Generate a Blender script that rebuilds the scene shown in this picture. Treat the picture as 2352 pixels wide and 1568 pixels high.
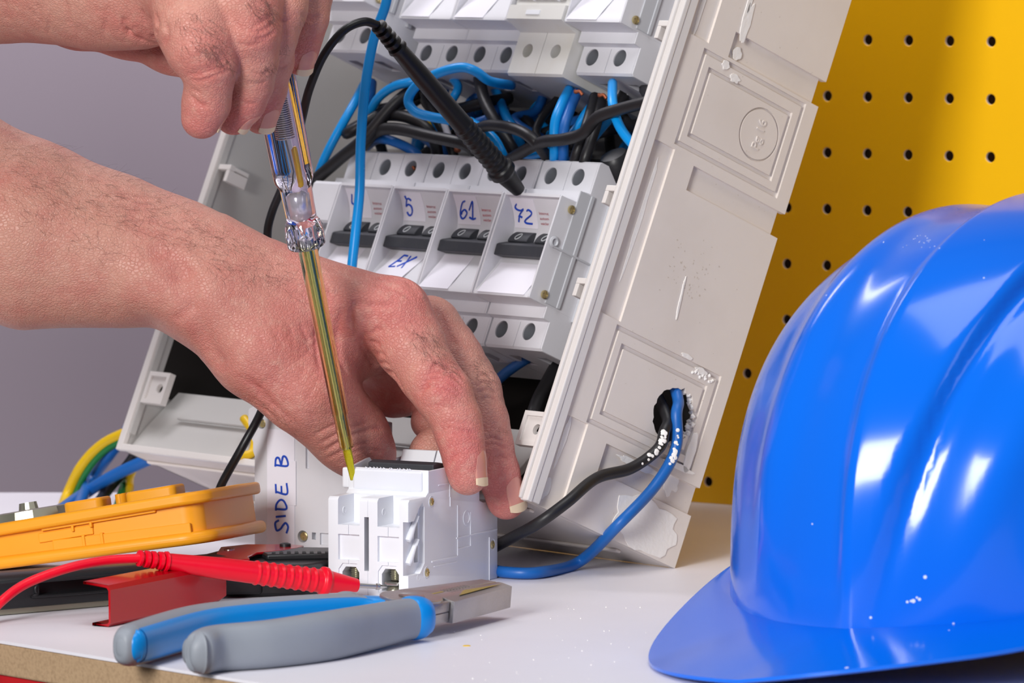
import bpy, bmesh, math, random
import numpy as np
from mathutils import Vector, Matrix
from mathutils.bvhtree import BVHTree

for o in list(bpy.data.objects): bpy.data.objects.remove(o)
SC = bpy.context.scene
COL = SC.collection
MM = 0.001            # everything below is written in millimetres
rnd = random.Random(7)

# ------------------------------------------------------------------ camera
CAM_H, CAM_Y, PITCH, LENS = 267.0, -2164.0, math.radians(4.30), 190.0
cd = bpy.data.cameras.new('camera'); cam = bpy.data.objects.new('camera', cd); COL.objects.link(cam)
cd.lens = LENS; cd.sensor_width = 36; cd.clip_start = 0.1; cd.clip_end = 50
cam.location = (0, CAM_Y*MM, CAM_H*MM); cam.rotation_euler = (math.pi/2-PITCH, 0, 0)
cd.dof.use_dof = True; cd.dof.focus_distance = 2.19; cd.dof.aperture_fstop = 26
SC.camera = cam
# ------------------------------------------------------------------ world, lights, exposure
wd = bpy.data.worlds.new('world'); SC.world = wd; wd.use_nodes = True
bg = wd.node_tree.nodes['Background']; bg.inputs[0].default_value = (0.97, 0.965, 1.0, 1); bg.inputs[1].default_value = 0.175
def area(name, loc, target, size, power, color=(1, 1, 1), size_y=None):
    l = bpy.data.lights.new(name, 'AREA'); l.energy = power; l.color = color; l.size = size*MM
    if size_y: l.shape = 'RECTANGLE'; l.size_y = size_y*MM
    o = bpy.data.objects.new(name, l); COL.objects.link(o); o.location = Vector(loc)*MM
    o.rotation_euler = (Vector(target)-Vector(loc)).to_track_quat('-Z', 'Y').to_euler(); return o
area('studio_top_light', (120, -260, 1500), (80, -60, 0), 760, 8, (1, .99, 1))
area('studio_softbox', (-720, -1520, 640), (40, 60, 90), 400, 27.5, (1.0, 0.985, 0.97), 620)
area('studio_strip_light', (1150, -1050, 800), (150, 0, 60), 300, 1.3, (0.98, 0.98, 1.0), 700)
area('added_wall_light', (-260, 420, 700), (-70, 900, 190), 260, 3.6, (0.98, 0.95, 1.0))  # unseen lamp, added only to brighten the back wall
SC.view_settings.view_transform = 'Standard'; SC.view_settings.look = 'None'
SC.view_settings.gamma = 1; SC.view_settings.exposure = 0.0; SC.view_settings.use_curve_mapping = False

# ------------------------------------------------------------------ measuring helpers (mm)
_f = LENS/36*2352
_fw = np.array([0, math.cos(PITCH), -math.sin(PITCH)]); _up = np.array([0, math.sin(PITCH), math.cos(PITCH)])
_cam = np.array([0, CAM_Y, CAM_H])
def ray(px, py): return _fw+np.array([1., 0, 0])*((px-1176)/_f)-_up*((py-784)/_f)
def at(px, py, Y):
    r = ray(px, py); return _cam+r*((Y-CAM_Y)/r[1])
def atz(px, py, z=0):
    r = ray(px, py); return _cam+r*((z-CAM_H)/r[2])
def unit(v): v = np.asarray(v, float); return v/np.linalg.norm(v)
# ------------------------------------------------------------------ materials
def mat(name, col, rough=0.5, metal=0.0, bump=0.0, bscale=300, mott=0.0, mscale=40, mcol=None, spec=0.5, coat=0.0,
        sss=0.0, sssc=(1, .4, .25), trans=0.0, ior=1.45, bdist=0.0004, mlo=.45, mhi=.7):
    m = bpy.data.materials.new(name); m.use_nodes = True; nt = m.node_tree; b = nt.nodes['Principled BSDF']
    c = tuple(((x/255+0.055)/1.055)**2.4 if x/255 > 0.04045 else x/255/12.92 for x in col)+(1,)
    b.inputs['Base Color'].default_value = c; b.inputs['Roughness'].default_value = rough
    b.inputs['Metallic'].default_value = metal; b.inputs['Specular IOR Level'].default_value = spec
    b.inputs['Coat Weight'].default_value = coat; b.inputs['Coat Roughness'].default_value = 0.06
    b.inputs['IOR'].default_value = ior; b.inputs['Transmission Weight'].default_value = trans
    if sss: b.inputs['Subsurface Weight'].default_value = sss; b.inputs['Subsurface Radius'].default_value = sssc; b.inputs['Subsurface Scale'].default_value = 0.003
    tc = nt.nodes.new('ShaderNodeTexCoord')
    if mott:
        n = nt.nodes.new('ShaderNodeTexNoise'); n.inputs['Scale'].default_value = mscale; n.inputs['Detail'].default_value = 6
        nt.links.new(tc.outputs['Object'], n.inputs['Vector'])
        mr = nt.nodes.new('ShaderNodeMapRange'); mr.inputs[1].default_value = mlo; mr.inputs[2].default_value = mhi; mr.inputs[4].default_value = mott
        nt.links.new(n.outputs['Fac'], mr.inputs[0])
        mx = nt.nodes.new('ShaderNodeMix'); mx.data_type = 'RGBA'; mx.inputs['A'].default_value = c
        mc = mcol or tuple(x*0.8 for x in col)
        mx.inputs['B'].default_value = tuple(((x/255+0.055)/1.055)**2.4 for x in mc)+(1,)
        nt.links.new(mr.outputs[0], mx.inputs['Factor']); nt.links.new(mx.outputs['Result'], b.inputs['Base Color'])
    if bump:
        n = nt.nodes.new('ShaderNodeTexNoise'); n.inputs['Scale'].default_value = bscale; n.inputs['Detail'].default_value = 4
        nt.links.new(tc.outputs['Object'], n.inputs['Vector'])
        bp = nt.nodes.new('ShaderNodeBump'); bp.inputs['Strength'].default_value = bump; bp.inputs['Distance'].default_value = bdist
        nt.links.new(n.outputs['Fac'], bp.inputs['Height']); nt.links.new(bp.outputs[0], b.inputs['Normal'])
    return m
M = dict(
    laminate=mat('white_laminate', (232, 230, 238), .45, bump=.15, bscale=900, mott=.5, mscale=9, mcol=(222, 219, 228)),
    mdf=mat('fibreboard', (178, 150, 118), .9, bump=.5, bscale=900, mott=.6, mscale=700, mcol=(146, 120, 92)),
    wall=mat('painted_wall', (150, 139, 150), .9, bump=.1, bscale=60),
    floor=mat('floor_grey', (96, 92, 92), .7, mott=.5, mscale=6),
    pegyel=mat('yellow_powder_coat', (242, 186, 0), .38, bump=.05, bscale=120, mott=.35, mscale=5, mcol=(238, 172, 0)),
    pegin=mat('raw_hole_edge', (225, 205, 200), .5),
    dark=mat('painted_shade_black', (26, 22, 20), .8),
    cream=mat('cream_enclosure_plastic', (228, 219, 212), .42, bump=.12, bscale=260, mott=.55, mscale=22, mcol=(216, 206, 198)),
    creamlip=mat('cream_plastic_lip', (222, 217, 214), .35, bump=.08, bscale=300),
    greyin=mat('grey_enclosure_inside', (190, 188, 186), .5, mott=.3, mscale=14, mcol=(176, 172, 168)),
    mcb=mat('breaker_grey_plastic', (216, 216, 222), .4, mott=.25, mscale=60, mcol=(202, 202, 206)),
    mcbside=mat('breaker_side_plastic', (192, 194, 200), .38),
    aged=mat('aged_breaker_plastic', (222, 221, 218), .42, mott=.3, mscale=60, mcol=(204, 197, 178)),
    white=mat('white_breaker_plastic', (234, 236, 242), .32),
    whited=mat('white_breaker_side', (228, 230, 238), .3, mott=.2, mscale=60, mcol=(216, 217, 224)),
    black=mat('black_plastic', (26, 27, 31), .42, bump=.1, bscale=700),
    toggle=mat('toggle_black', (52, 54, 60), .5, mott=.4, mscale=200, mcol=(66, 66, 68)),
    paper=mat('white_paper', (232, 230, 240), .7, bump=.06, bscale=500),
    ink=mat('blue_ink', (20, 70, 185), .5), redink=mat('red_print', (214, 96, 112), .6), whiteprint=mat('white_print', (176, 180, 184), .6),
    steel=mat('steel', (188, 186, 182), .28, metal=1, bump=.1, bscale=900),
    brass=mat('yellow_zinc_screw', (214, 198, 150), .3, metal=.9, bump=.2, bscale=1500),
    copper=mat('bare_copper', (176, 104, 74), .55, metal=.8),
    blackwire=mat('black_cable_jacket', (30, 29, 32), .42, bump=.15, bscale=400),
    bluewire=mat('blue_cable_jacket', (0, 148, 230), .34), bluewired=mat('deep_blue_cable_jacket', (24, 98, 178), .4),
    yelwire=mat('yellow_cable_jacket', (228, 186, 20), .4), grnwire=mat('green_cable_jacket', (30, 120, 60), .4),
    redrub=mat('red_rubber', (236, 2, 40), .36, bump=.25, bscale=350), blackrub=mat('black_probe_rubber', (20, 20, 23), .38, bump=.25, bscale=350),
    orange=mat('orange_rubber_holster', (250, 168, 34), .36, bump=.06, bscale=300, mott=.3, mscale=30, mcol=(246, 154, 24)),
    redmetal=mat('red_painted_metal', (176, 4, 20), .2, coat=.15), tool=mat('black_tool_plastic', (34, 35, 38), .36, bump=.2, bscale=500),
    plgrey=mat('grey_rubber_grip', (142, 148, 158), .5, bump=.12, bscale=260, mott=.3, mscale=60, mcol=(130, 136, 146)),
    plblue=mat('blue_rubber_grip', (0, 134, 214), .33, bump=.05, bscale=300),
    plsteel=mat('ground_steel', (176, 172, 172), .34, metal=.85, bump=.3, bscale=700, mott=.4, mscale=60, mcol=(150, 144, 142)),
    gold=mat('gold_lacquer', (176, 160, 84), .4, metal=.5),
    helmet=mat('blue_helmet_shell', (0, 104, 226), .15, bump=.03, bscale=26, mott=.0, coat=.12, spec=.42, bdist=.001),
    helmin=mat('helmet_inside', (10, 70, 160), .5), scuff=mat('pale_scuff', (214, 222, 236), .7),
    glass=mat('clear_lilac_plastic', (240, 234, 250), .04, trans=1.0, ior=1.49), neon=mat('neon_lamp_glass', (235, 235, 235), .2, metal=.4),
    sleeve=mat('yellow_clear_sleeve', (253, 250, 196), .06, trans=1.0, ior=1.22), rod=mat('driver_steel_rod', (186, 188, 178), .25, metal=1, bump=.2, bscale=400),
    tip=mat('yellow_stained_steel', (205, 196, 40), .3, metal=.7, bump=.4, bscale=1200), spring=mat('yellow_resistor', (235, 190, 40), .35, metal=.3),
    plaster=mat('dried_plaster', (242, 238, 234), .9, bump=.6, bscale=500), lampbody=mat('softbox_shell', (40, 40, 42), .6),
    holeshade=mat('hole_shade_grey', (140, 143, 150), .5),
    hair=mat('dark_body_hair', (74, 50, 42), .6), nail=mat('fingernail', (216, 146, 132), .22, sss=.2, mott=.3, mscale=200, mcol=(206, 130, 118)),
    nailtip=mat('fingernail_free_edge', (228, 204, 172), .35), grayback=mat('backing_grey', (120, 116, 114), .7), pegback=mat('lit_backing', (196, 180, 168), .8), dirt=mat('brown_grime', (204, 192, 180), .9), redbench=mat('red_bench_frame', (190, 22, 30), .4),
    bluepeel=mat('faded_blue', (60, 110, 180), .5), lcd=mat('meter_face_black', (36, 32, 34), .25), gunmetal=mat('plated_metal', (170, 168, 150), .3, metal=.8),
)
# ------------------------------------------------------------------ object helpers
def thing(name, label, cat, mx=None, group=None, loc=(0, 0, 0)):
    o = bpy.data.objects.new(name, None); COL.objects.link(o); o.empty_display_size = 0.01
    if mx is None: mx = Matrix.Translation(Vector(loc)*MM)
    o.matrix_world = mx; o['label'] = label; o['category'] = cat
    if group: o['group'] = group
    o['_s'] = 0; del o['_s']
    return o
def frame(o, x, y, z):
    m = Matrix(((x[0], y[0], z[0], o[0]*MM), (x[1], y[1], z[1], o[1]*MM), (x[2], y[2], z[2], o[2]*MM), (0, 0, 0, 1))); return m
def wm(o):
    m = o.matrix_basis.copy()
    while o.parent is not None: o = o.parent; m = o.matrix_basis @ m
    return m
def part(name, vf, m, parent=None, world=False, smooth=0, bevel=0, kind=None, label=None, segs=2):
    """vf = (verts in mm, faces). world=True: verts are world mm and are moved into the parent's frame."""
    v, f = vf[0], vf[1]; v = np.asarray(v, float).reshape(-1, 3)*MM
    if world and parent is not None:
        iv = np.array(wm(parent).inverted()); v = v@iv[:3, :3].T+iv[:3, 3]
    me = bpy.data.meshes.new(name)
    if isinstance(f, np.ndarray):
        me.vertices.add(len(v)); me.vertices.foreach_set('co', v.ravel()); n = f.shape[1]
        me.loops.add(f.size); me.loops.foreach_set('vertex_index', f.ravel().astype(np.int32))
        me.polygons.add(len(f)); me.polygons.foreach_set('loop_start', np.arange(0, f.size, n, dtype=np.int32))
        me.update(calc_edges=True)
    else: me.from_pydata([tuple(p) for p in v], [], f)
    if not isinstance(f, np.ndarray):
        b = bmesh.new(); b.from_mesh(me); bmesh.ops.recalc_face_normals(b, faces=b.faces); b.to_mesh(me); b.free()
    ms = m if isinstance(m, (list, tuple)) else [m]
    for q in ms: me.materials.append(q)
    if len(vf) > 2 and vf[2] is not None: me.polygons.foreach_set('material_index', np.asarray(vf[2], np.int32))
    o = bpy.data.objects.new(name, me); COL.objects.link(o)
    if parent is not None: o.parent = parent
    if smooth:
        me.polygons.foreach_set('use_smooth', [True]*len(me.polygons))
        if smooth < 180:
            me.set_sharp_from_angle(angle=math.radians(smooth))
    if bevel:
        md = o.modifiers.new('bevel', 'BEVEL'); md.width = bevel*MM; md.segments = segs; md.limit_method = 'ANGLE'; md.angle_limit = math.radians(40)
        md.harden_normals = False
    if kind: o['kind'] = kind
    if label: o['label'] = label
    return o
def tag(o, label, cat, group=None):
    o['label'] = label; o['category'] = cat
    if group: o['group'] = group
    return o
def join(*vfs):
    V, F, n, mi = [], [], 0, []; has = any(len(q) > 2 for q in vfs)
    for q in vfs:
        v = np.asarray(q[0], float).reshape(-1, 3); V.append(v); F += [tuple(int(i)+n for i in f) for f in q[1]]; n += len(v)
        if has: mi += (list(q[2]) if len(q) > 2 else [0]*len(q[1]))
    return (np.vstack(V), F, mi) if has else (np.vstack(V), F)
def mi(vf, i): return (vf[0], vf[1], [i]*len(vf[1]))
def xf(vf, o, x, y, z):
    v = np.asarray(vf[0], float); R = np.array([x, y, z], float); return (v@R+np.asarray(o, float),)+tuple(vf[1:])
def box(x0, x1, y0, y1, z0, z1):
    v = [(x, y, z) for x in (x0, x1) for y in (y0, y1) for z in (z0, z1)]
    return v, [(0, 1, 3, 2), (4, 6, 7, 5), (0, 4, 5, 1), (2, 3, 7, 6), (0, 2, 6, 4), (1, 5, 7, 3)]
def extrude(poly, a0, a1, axis='x'):
    """poly is a list of 2-D points; axis x: (y,z), y: (x,z), z: (x,y)."""
    n = len(poly)
    def P(p, a): return {'x': (a, p[0], p[1]), 'y': (p[0], a, p[1]), 'z': (p[0], p[1], a)}[axis]
    v = [P(p, a0) for p in poly]+[P(p, a1) for p in poly]
    f = [tuple(range(n)), tuple(range(2*n-1, n-1, -1))]+[(i, (i+1) % n, (i+1) % n+n, i+n) for i in range(n)]
    return v, f
def cyl(p0, p1, r0, r1=None, n=20, cap=True):
    r1 = r0 if r1 is None else r1; p0 = np.asarray(p0, float); p1 = np.asarray(p1, float); d = unit(p1-p0)
    a = unit(np.cross(d, (0, 0, 1) if abs(d[2]) < .9 else (1, 0, 0))); b = np.cross(d, a); v = []
    for p, r in ((p0, r0), (p1, r1)):
        v += [p+r*(a*math.cos(2*math.pi*i/n)+b*math.sin(2*math.pi*i/n)) for i in range(n)]
    f = [(i, (i+1) % n, n+(i+1) % n, n+i) for i in range(n)]
    if cap: f += [tuple(range(n))[::-1], tuple(range(n, 2*n))]
    return np.array(v), f
def lathe(prof, p0, d, n=24, facets=None):
    """prof [(h, r)] along direction d from p0."""
    d = unit(d); p0 = np.asarray(p0, float); a = unit(np.cross(d, (0, 0, 1) if abs(d[2]) < .9 else (0, 1, 0))); b = np.cross(d, a); v = []
    for h, r in prof:
        for i in range(n):
            t = 2*math.pi*i/n; rr = r*(facets(t, h) if facets else 1)
            v.append(p0+d*h+rr*(a*math.cos(t)+b*math.sin(t)))
    f = [(k*n+i, k*n+(i+1) % n, (k+1)*n+(i+1) % n, (k+1)*n+i) for k in range(len(prof)-1) for i in range(n)]
    f += [tuple(range(n))[::-1], tuple(range((len(prof)-1)*n, len(prof)*n))]
    return np.array(v), f
def spline(P, k=8):
    P = np.asarray(P, float); Q = np.vstack([2*P[0]-P[1], P, 2*P[-1]-P[-2]]); out = []
    for i in range(1, len(Q)-2):
        a, b, c, d = Q[i-1:i+3]
        for t in np.linspace(0, 1, k, endpoint=False):
            out.append(.5*((2*b)+(c-a)*t+(2*a-5*b+4*c-d)*t*t+(3*b-a-3*c+d)*t**3))
    out.append(P[-1]); return np.array(out)
def sweep(P, r, n=12, k=8, shape=None, smooth=True, up0=None, close=True):
    """tube along a spline; r scalar or one value (or pair) per control point; shape(t)->(u,v) unit section."""
    P = np.asarray(P, float); m = P.shape[0]
    rr = np.array([[q, q] if np.isscalar(q) else q for q in (r if hasattr(r, '__len__') else [r]*m)], float)
    if smooth:
        C = spline(P, k); rr = np.clip(spline(np.hstack([rr, rr[:, :1]]), k)[:, :2], .02, None)
    else: C = P
    T = np.gradient(C, axis=0); T /= np.linalg.norm(T, axis=1)[:, None]
    u = np.array(up0 if up0 is not None else ((0, 0, 1) if abs(T[0][2]) < .9 else (1, 0, 0)), float); V = []
    for i in range(len(C)):
        if up0 is not None: u = np.array(up0, float)
        u = unit(u-T[i]*(u@T[i])); w = np.cross(T[i], u)
        for j in range(n):
            t = 2*math.pi*j/n; su, sv = shape(t) if shape else (math.cos(t), math.sin(t))
            V.append(C[i]+u*su*rr[i][0]+w*sv*rr[i][1])
    f = [(i*n+j, i*n+(j+1) % n, (i+1)*n+(j+1) % n, (i+1)*n+j) for i in range(len(C)-1) for j in range(n)]
    if close: f += [tuple(range(n))[::-1], tuple(range((len(C)-1)*n, len(C)*n))]
    return np.array(V), f
def boolean(vf, cut, op='DIFFERENCE', bevel=0):
    def tmp(q):
        me = bpy.data.meshes.new('t'); me.from_pydata([tuple(p) for p in q[0]], [], q[1])
        b = bmesh.new(); b.from_mesh(me); bmesh.ops.recalc_face_normals(b, faces=b.faces); b.to_mesh(me); b.free()
        o = bpy.data.objects.new('t', me); COL.objects.link(o); return o
    a, c = tmp(vf), tmp(cut)
    if bevel:
        md = a.modifiers.new('v', 'BEVEL'); md.width = bevel; md.segments = 2; md.limit_method = 'ANGLE'; md.angle_limit = math.radians(40)
    md = a.modifiers.new('b', 'BOOLEAN'); md.operation = op; md.object = c; md.solver = 'EXACT'; md.use_self = True
    dg = bpy.context.evaluated_depsgraph_get(); me = bpy.data.meshes.new_from_object(a.evaluated_get(dg))
    v = [tuple(p.co) for p in me.vertices]; f = [tuple(p.vertices) for p in me.polygons]
    for o in (a, c): bpy.data.objects.remove(o)
    bpy.data.meshes.remove(me); return v, f
def copy_tree(o, parent=None):
    c = o.copy(); COL.objects.link(c); c.parent = parent
    for ch in list(CH.get(o.name, [])): pass
    for ch in [q for q in list(COL.objects) if q.parent == o]: copy_tree(ch, c)
    return c
CH = {}
def text_vf(s, size, depth=.2, font=None):
    cu = bpy.data.curves.new('t', 'FONT'); cu.body = s; cu.size = size; cu.extrude = depth; cu.align_x = 'CENTER'; cu.align_y = 'CENTER'; cu.resolution_u = 3
    o = bpy.data.objects.new('t', cu); COL.objects.link(o); dg = bpy.context.evaluated_depsgraph_get()
    me = bpy.data.meshes.new_from_object(o.evaluated_get(dg)); v = [tuple(p.co) for p in me.vertices]; f = [tuple(p.vertices) for p in me.polygons]
    bpy.data.objects.remove(o); bpy.data.meshes.remove(me); return v, f
# ================================================================== SETTING
def structure(name, vf, m, **k):
    o = part(name, vf, m, **k); o['kind'] = 'structure'; return o
structure('floor', box(-2500, 2500, -3200, 1500, -930, -900), M['floor'])
structure('wall_back', box(-2500, 2500, 900, 930, -900, 1800), M['wall'])

# workbench: white laminate on fibreboard; its front edge runs at 48 degrees to the view
E0 = atz(0, 1470); E1 = atz(600, 1568); ed = unit(E1-E0); en = np.array([-ed[1], ed[0], 0])      # en points away from the viewer
def tp(a, b, z): p = E0+ed*a+en*b; return (p[0], p[1], z)
bench = thing('workbench', 'white laminate workbench with a raw brown fibreboard edge at lower left', 'workbench', loc=(0, 0, -900))
A0, A1, B1 = -420, 760, 900
slab = [tp(A0, 0, 0), tp(A1, 0, 0), tp(A1, B1, 0), tp(A0, B1, 0)]
xa, xb, ya, yb = -420, 480, -900, 420
# polygon of the top: cut square at the back, slanting edge at the front left
pl = E0+ed*(-330); pr = E0+ed*620
topo = [(pl[0], pl[1]), (pr[0], pr[1]), (560, pr[1]), (560, 420), (pl[0], 420)]
part('laminate_top', extrude(topo, -1.2, 0, 'z'), M['laminate'], bench, True)
inn = [(x+en[0]*.6, y+en[1]*.6) if i < 2 else (x, y) for i, (x, y) in enumerate(topo)]
part('fibreboard_core', extrude(inn, -13.5, -1.2, 'z'), M['mdf'], bench, True, bevel=.8)
ir = [(x+en[0]*10, y+en[1]*10) if i < 2 else (x, y) for i, (x, y) in enumerate(topo)]
fr = [(x+en[0]*2, y+en[1]*2) if i < 2 else (x, y) for i, (x, y) in enumerate(topo)]
part('red_frame', extrude(fr, -80, -13.5, 'z'), M['redbench'], bench, True)
for (x, y) in ((pl[0]+60, 360), (500, 360), (500, pr[1]+60)):
    part('leg', box(x-25, x+25, y-25, y+25, -900, -80), M['redbench'], bench, True)

# pegboard, standing on the back of the bench, turned 33 degrees
pa = math.radians(36); px_ = np.array([math.cos(pa), -math.sin(pa), 0]); pn = np.array([math.sin(pa), math.cos(pa), 0])
p0 = atz(1620, 1155)
HX, HZ = 21.9, 26.1
def pegboard():
    root = thing('pegboard', 'yellow perforated metal pegboard standing behind the blue helmet', 'pegboard', frame(p0+np.array([0, 0, .3]), px_, pn, (0, 0, 1)))
    # local x along board, z up, thickness 1.6
    x_lo, nx = None, 0
    hx0, hz0 = HOLE0
    i0 = math.floor((-70-hx0)/HX); x0 = hx0+(i0-.5)*HX; n_x = 24
    k0 = math.floor((4-hz0)/HZ)+1; z0 = hz0+(k0-.5)*HZ; n_z = 16
    V, F, MI = [], [], []; n = 20; r = 2.35; th = 1.6
    for i in range(n_x):
        for k in range(n_z):
            cx, cz = hx0+(i0+i)*HX, hz0+(k0+k)*HZ
            b = len(V); ring = []
            for j in range(n):
                t = 2*math.pi*(j+.5)/n; c, s = math.cos(t), math.sin(t)
                q = 1/max(abs(c), abs(s)); V.append((cx+c*q*HX/2, 0, cz+s*q*HZ/2))
            for rad, y in ((r*1.22, 0), (r*1.02, .25), (r, th)):
                for j in range(n):
                    t = 2*math.pi*(j+.5)/n; V.append((cx+math.cos(t)*rad, y, cz+math.sin(t)*rad))
            for L in range(3):
                for j in range(n):
                    F.append((b+L*n+j, b+L*n+(j+1) % n, b+(L+1)*n+(j+1) % n, b+(L+1)*n+j)); MI.append(1 if L == 2 else 0)
            corners = []
    part('perforated_sheet', (V, F, MI), [M['pegyel'], M['pegin']], root)
    x1 = x0+n_x*HX; z1 = z0+n_z*HZ
    part('rim', join(box(x0-6, x0, 0, 18, 0, z1+6), box(x1, x1+6, 0, 18, 0, z1+6), box(x0, x1, 0, 18, 0, z0), box(x0, x1, 0, 18, z1, z1+6)), M['pegyel'], root)
    part('backing', box(x0-5, x1+5, 17, 19, 0, z1+5), M['pegback'], root)
    return root
def pegloc(px, py):
    r = ray(px, py); P = _cam+r*(((p0-_cam)@pn)/(r@pn))-p0; return P@px_, P[2]
a0 = pegloc(2085, 357); HOLE0 = a0
pegboard()
# ================================================================== ENCLOSURE
bph, bL = math.radians(50), math.radians(23)
br = np.array([math.cos(bph), -math.sin(bph), 0]); bu = np.array([math.sin(bL)*math.sin(bph), math.sin(bL)*math.cos(bph), math.cos(bL)])
bd = np.array([math.cos(bL)*math.sin(bph), math.cos(bL)*math.cos(bph), -math.sin(bL)])
BC = atz(1550, 1305); BO = BC-89*bd-283*br
BM = frame(BO, br, bd, bu)
def inbox(a, c, b): return BO+br*a+bd*c+bu*b
def bx(px, py, c):
    """point of the box at depth c seen at a pixel -> local (a, c, b)"""
    r = ray(px, py); o = BO+bd*c; P = _cam+r*(((o-_cam)@bd)/(r@bd))-BO; return np.array([P@br, c, P@bu])
enc = thing('electrical_enclosure', 'open cream plastic distribution box leaning back on the bench, full of breakers and wires', 'enclosure', BM)
BH = 350
def side_right():
    plate = box(279.5, 283, 0, 89, 0, BH)
    cut = []
    e = 4
    for (b0, b1, c0) in ((23.5, 36, 32), (149.5, 160.5, 32), (210, 221.5, 32), (274, 285, 32), (334, 345, 32)):
        cut.append(box(281.2, 283+e, c0, 89+e, b0, b1)); cut.append(box(279, 281.3, 86 if b0 > 30 else 88.2, 89+e, b0+.01, b1-.01))
    for (b0, b1) in ((-e, 40), (85.5, 163), (211, 287), (334, BH+e)):
        cut.append(box(281.7, 283+e, 7, 19.5, b0, b1))
    for b0 in (40.5, 165, 289.5):
        b1 = b0+43.5
        for (c0, c1, z0, z1, w) in ((18, 82, b0, b1, 2.2), (23.5, 76, b0+5.5, b1-6.5, 2.0)):
            # a groove frame, 1.2 deep
            for q in (box(281.8, 283+e, c0, c1, z0, z0+w), box(281.8, 283+e, c0, c1, z1-w, z1), box(281.8, 283+e, c0, c0+w, z0+w-.01, z1-w+.01), box(281.8, 283+e, c1-w, c1, z0+w-.01, z1-w+.01)): cut.append(q)
    v, f = boolean(plate, join(*cut))
    # round knock-out rings
    def ring(cc, cb, r, w, x0):
        n = 40; V = []
        for q in (r, r-w):
            for x in (x0, 290): V += [(x, cc+q*math.cos(2*math.pi*i/n), cb+q*math.sin(2*math.pi*i/n)) for i in range(n)]
        F = []
        for i in range(n):
            j = (i+1) % n
            F += [(i, j, n+j, n+i), (2*n+i, 3*n+i, 3*n+j, 2*n+j), (i, 2*n+i, 2*n+j, j), (n+i, n+j, 3*n+j, 3*n+i)]
        return V, F
    v, f = boolean((v, f), ring(61.5, 186.3, 11.6, .9, 282.1))
    v, f = boolean((v, f), ring(61.5, 311, 11.6, .9, 282.1))
    # broken-out cable hole
    q = random.Random(3); hole = []
    for i in range(44):
        t = 2*math.pi*i/44; rr = 11.4+q.uniform(-.5, .5)+(1.6*abs(math.sin(5*t)) if math.cos(t) > .1 else 0)
        hole.append((62.5+rr*math.cos(t), 59.5+rr*math.sin(t)))
    return boolean((v, f), extrude(hole, 270, 292, 'x'))
part('side_wall', side_right(), M['cream'], enc, smooth=30)
part('side_wall', join(box(-4, -1, 0, 89, 0, BH), box(-1, .2, 0, 4, 8, BH)), M['greyin'], enc, bevel=.6)
part('front_lip', join(box(281.2, 285, -1.2, 1.6, -.5, BH), box(282.9, 284.6, 1.6, 6.2, 0, BH), box(-4.8, -.6, -1.2, 1.6, -.5, BH), box(-.6, 281.2, -1.2, 1.6, -.5, 2.6), box(-4, 285, -1.2, 1.6, BH-2, BH+1.5), box(279.2, 281.2, -2.4, 1, 0, BH)), M['creamlip'], enc, bevel=.5)
part('bottom_wall', join(box(-4, 279.5, 0, 89, 0, 3), box(0, 270, 14, 17, -1.4, 0), box(0, 270, 66, 69, -1.4, 0)), M['cream'], enc, bevel=.7)
part('top_wall', box(-4, 279.5, 0, 89, BH-3, BH), M['cream'], enc)
part('back_wall', box(-1, 279.5, 78.5, 81.2, 3, BH-3), M['greyin'], enc)
part('painted_shade_sheet', join(box(0, 279, 77.4, 78.6, 6, 98), box(-1.05, -.4, 8, 78, 30, 92)), M['dark'], enc)  # added near-black sheets: shade of the lower compartment put in as colour
part('rear_rib', join(box(0, 279, 74, 78.6, 98, 100), box(0, 279, 74, 78.6, 176, 178)), M['greyin'], enc)
# sloping deflector along the bottom of the opening
part('bottom_flange', join(extrude([(3, 3), (6, 3), (22, 33), (19, 34.5), (8, 14)], 0, 262, 'x'), box(20, 240, 8.2, 10.2, 19, 20.2)), M['greyin'], enc, bevel=.5)
def tab(x0, w=15.5, b0=23, h=15):
    v = boolean(box(x0, x0+w, 0, 3.2, b0, b0+h), join(box(x0+2, x0+w-2, -1, 1.0, b0+2, b0+h-2)))
    return boolean(v, join(cyl((x0+w*.62, -2, b0+h*.5), (x0+w*.62, 5, b0+h*.5), 2.3)))
part('screw_tab', tab(264.5), M['creamlip'], enc); part('screw_tab', tab(0.5), M['creamlip'], enc)
def hook(x, b, s): return join(box(x, x+9, .5, 3.5, b, b+2.6), box(x if s > 0 else x+6.6, x+2.4 if s > 0 else x+9, .5, 12, b-5.5, b), box(x, x+9, 3.5, 12, b+.4, b+2.2))
for b in (138.5, 97, 213, 262, 300): part('cover_hook', hook(270, b-2, 1), M['creamlip'], enc, bevel=.3)
for b in (138.5, 213, 262): part('cover_hook', hook(0, b-2, -1), M['creamlip'], enc, bevel=.3)
0 and part('inner_rib', join(box(0, 3, 6, 84, 172, 174), box(-1, 2.5, 22, 25, 60, 330), box(0, 30, 80, 86, 150, 170)), M['greyin'], enc, bevel=.3)
for b in (113, 238): part('mounting_rail', join(box(4, 276, 66, 68, b-17, b+17), box(4, 276, 66, 74, b-17.6, b-16.6), box(4, 276, 66, 74, b+16.6, b+17.6)), M['steel'], enc)
# moulded lettering on the knock-out
tv, tf = text_vf('Pg 16', 6.2, .28)
tv = [(283.0+.12+p[2], 61.5-p[1]*-1, 186.3+p[0]) for p in tv]
part('moulded_lettering', ([(p[0], 61.5+(61.5-p[1])*1.0, p[2]) for p in tv], tf), M['cream'], enc)
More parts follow.
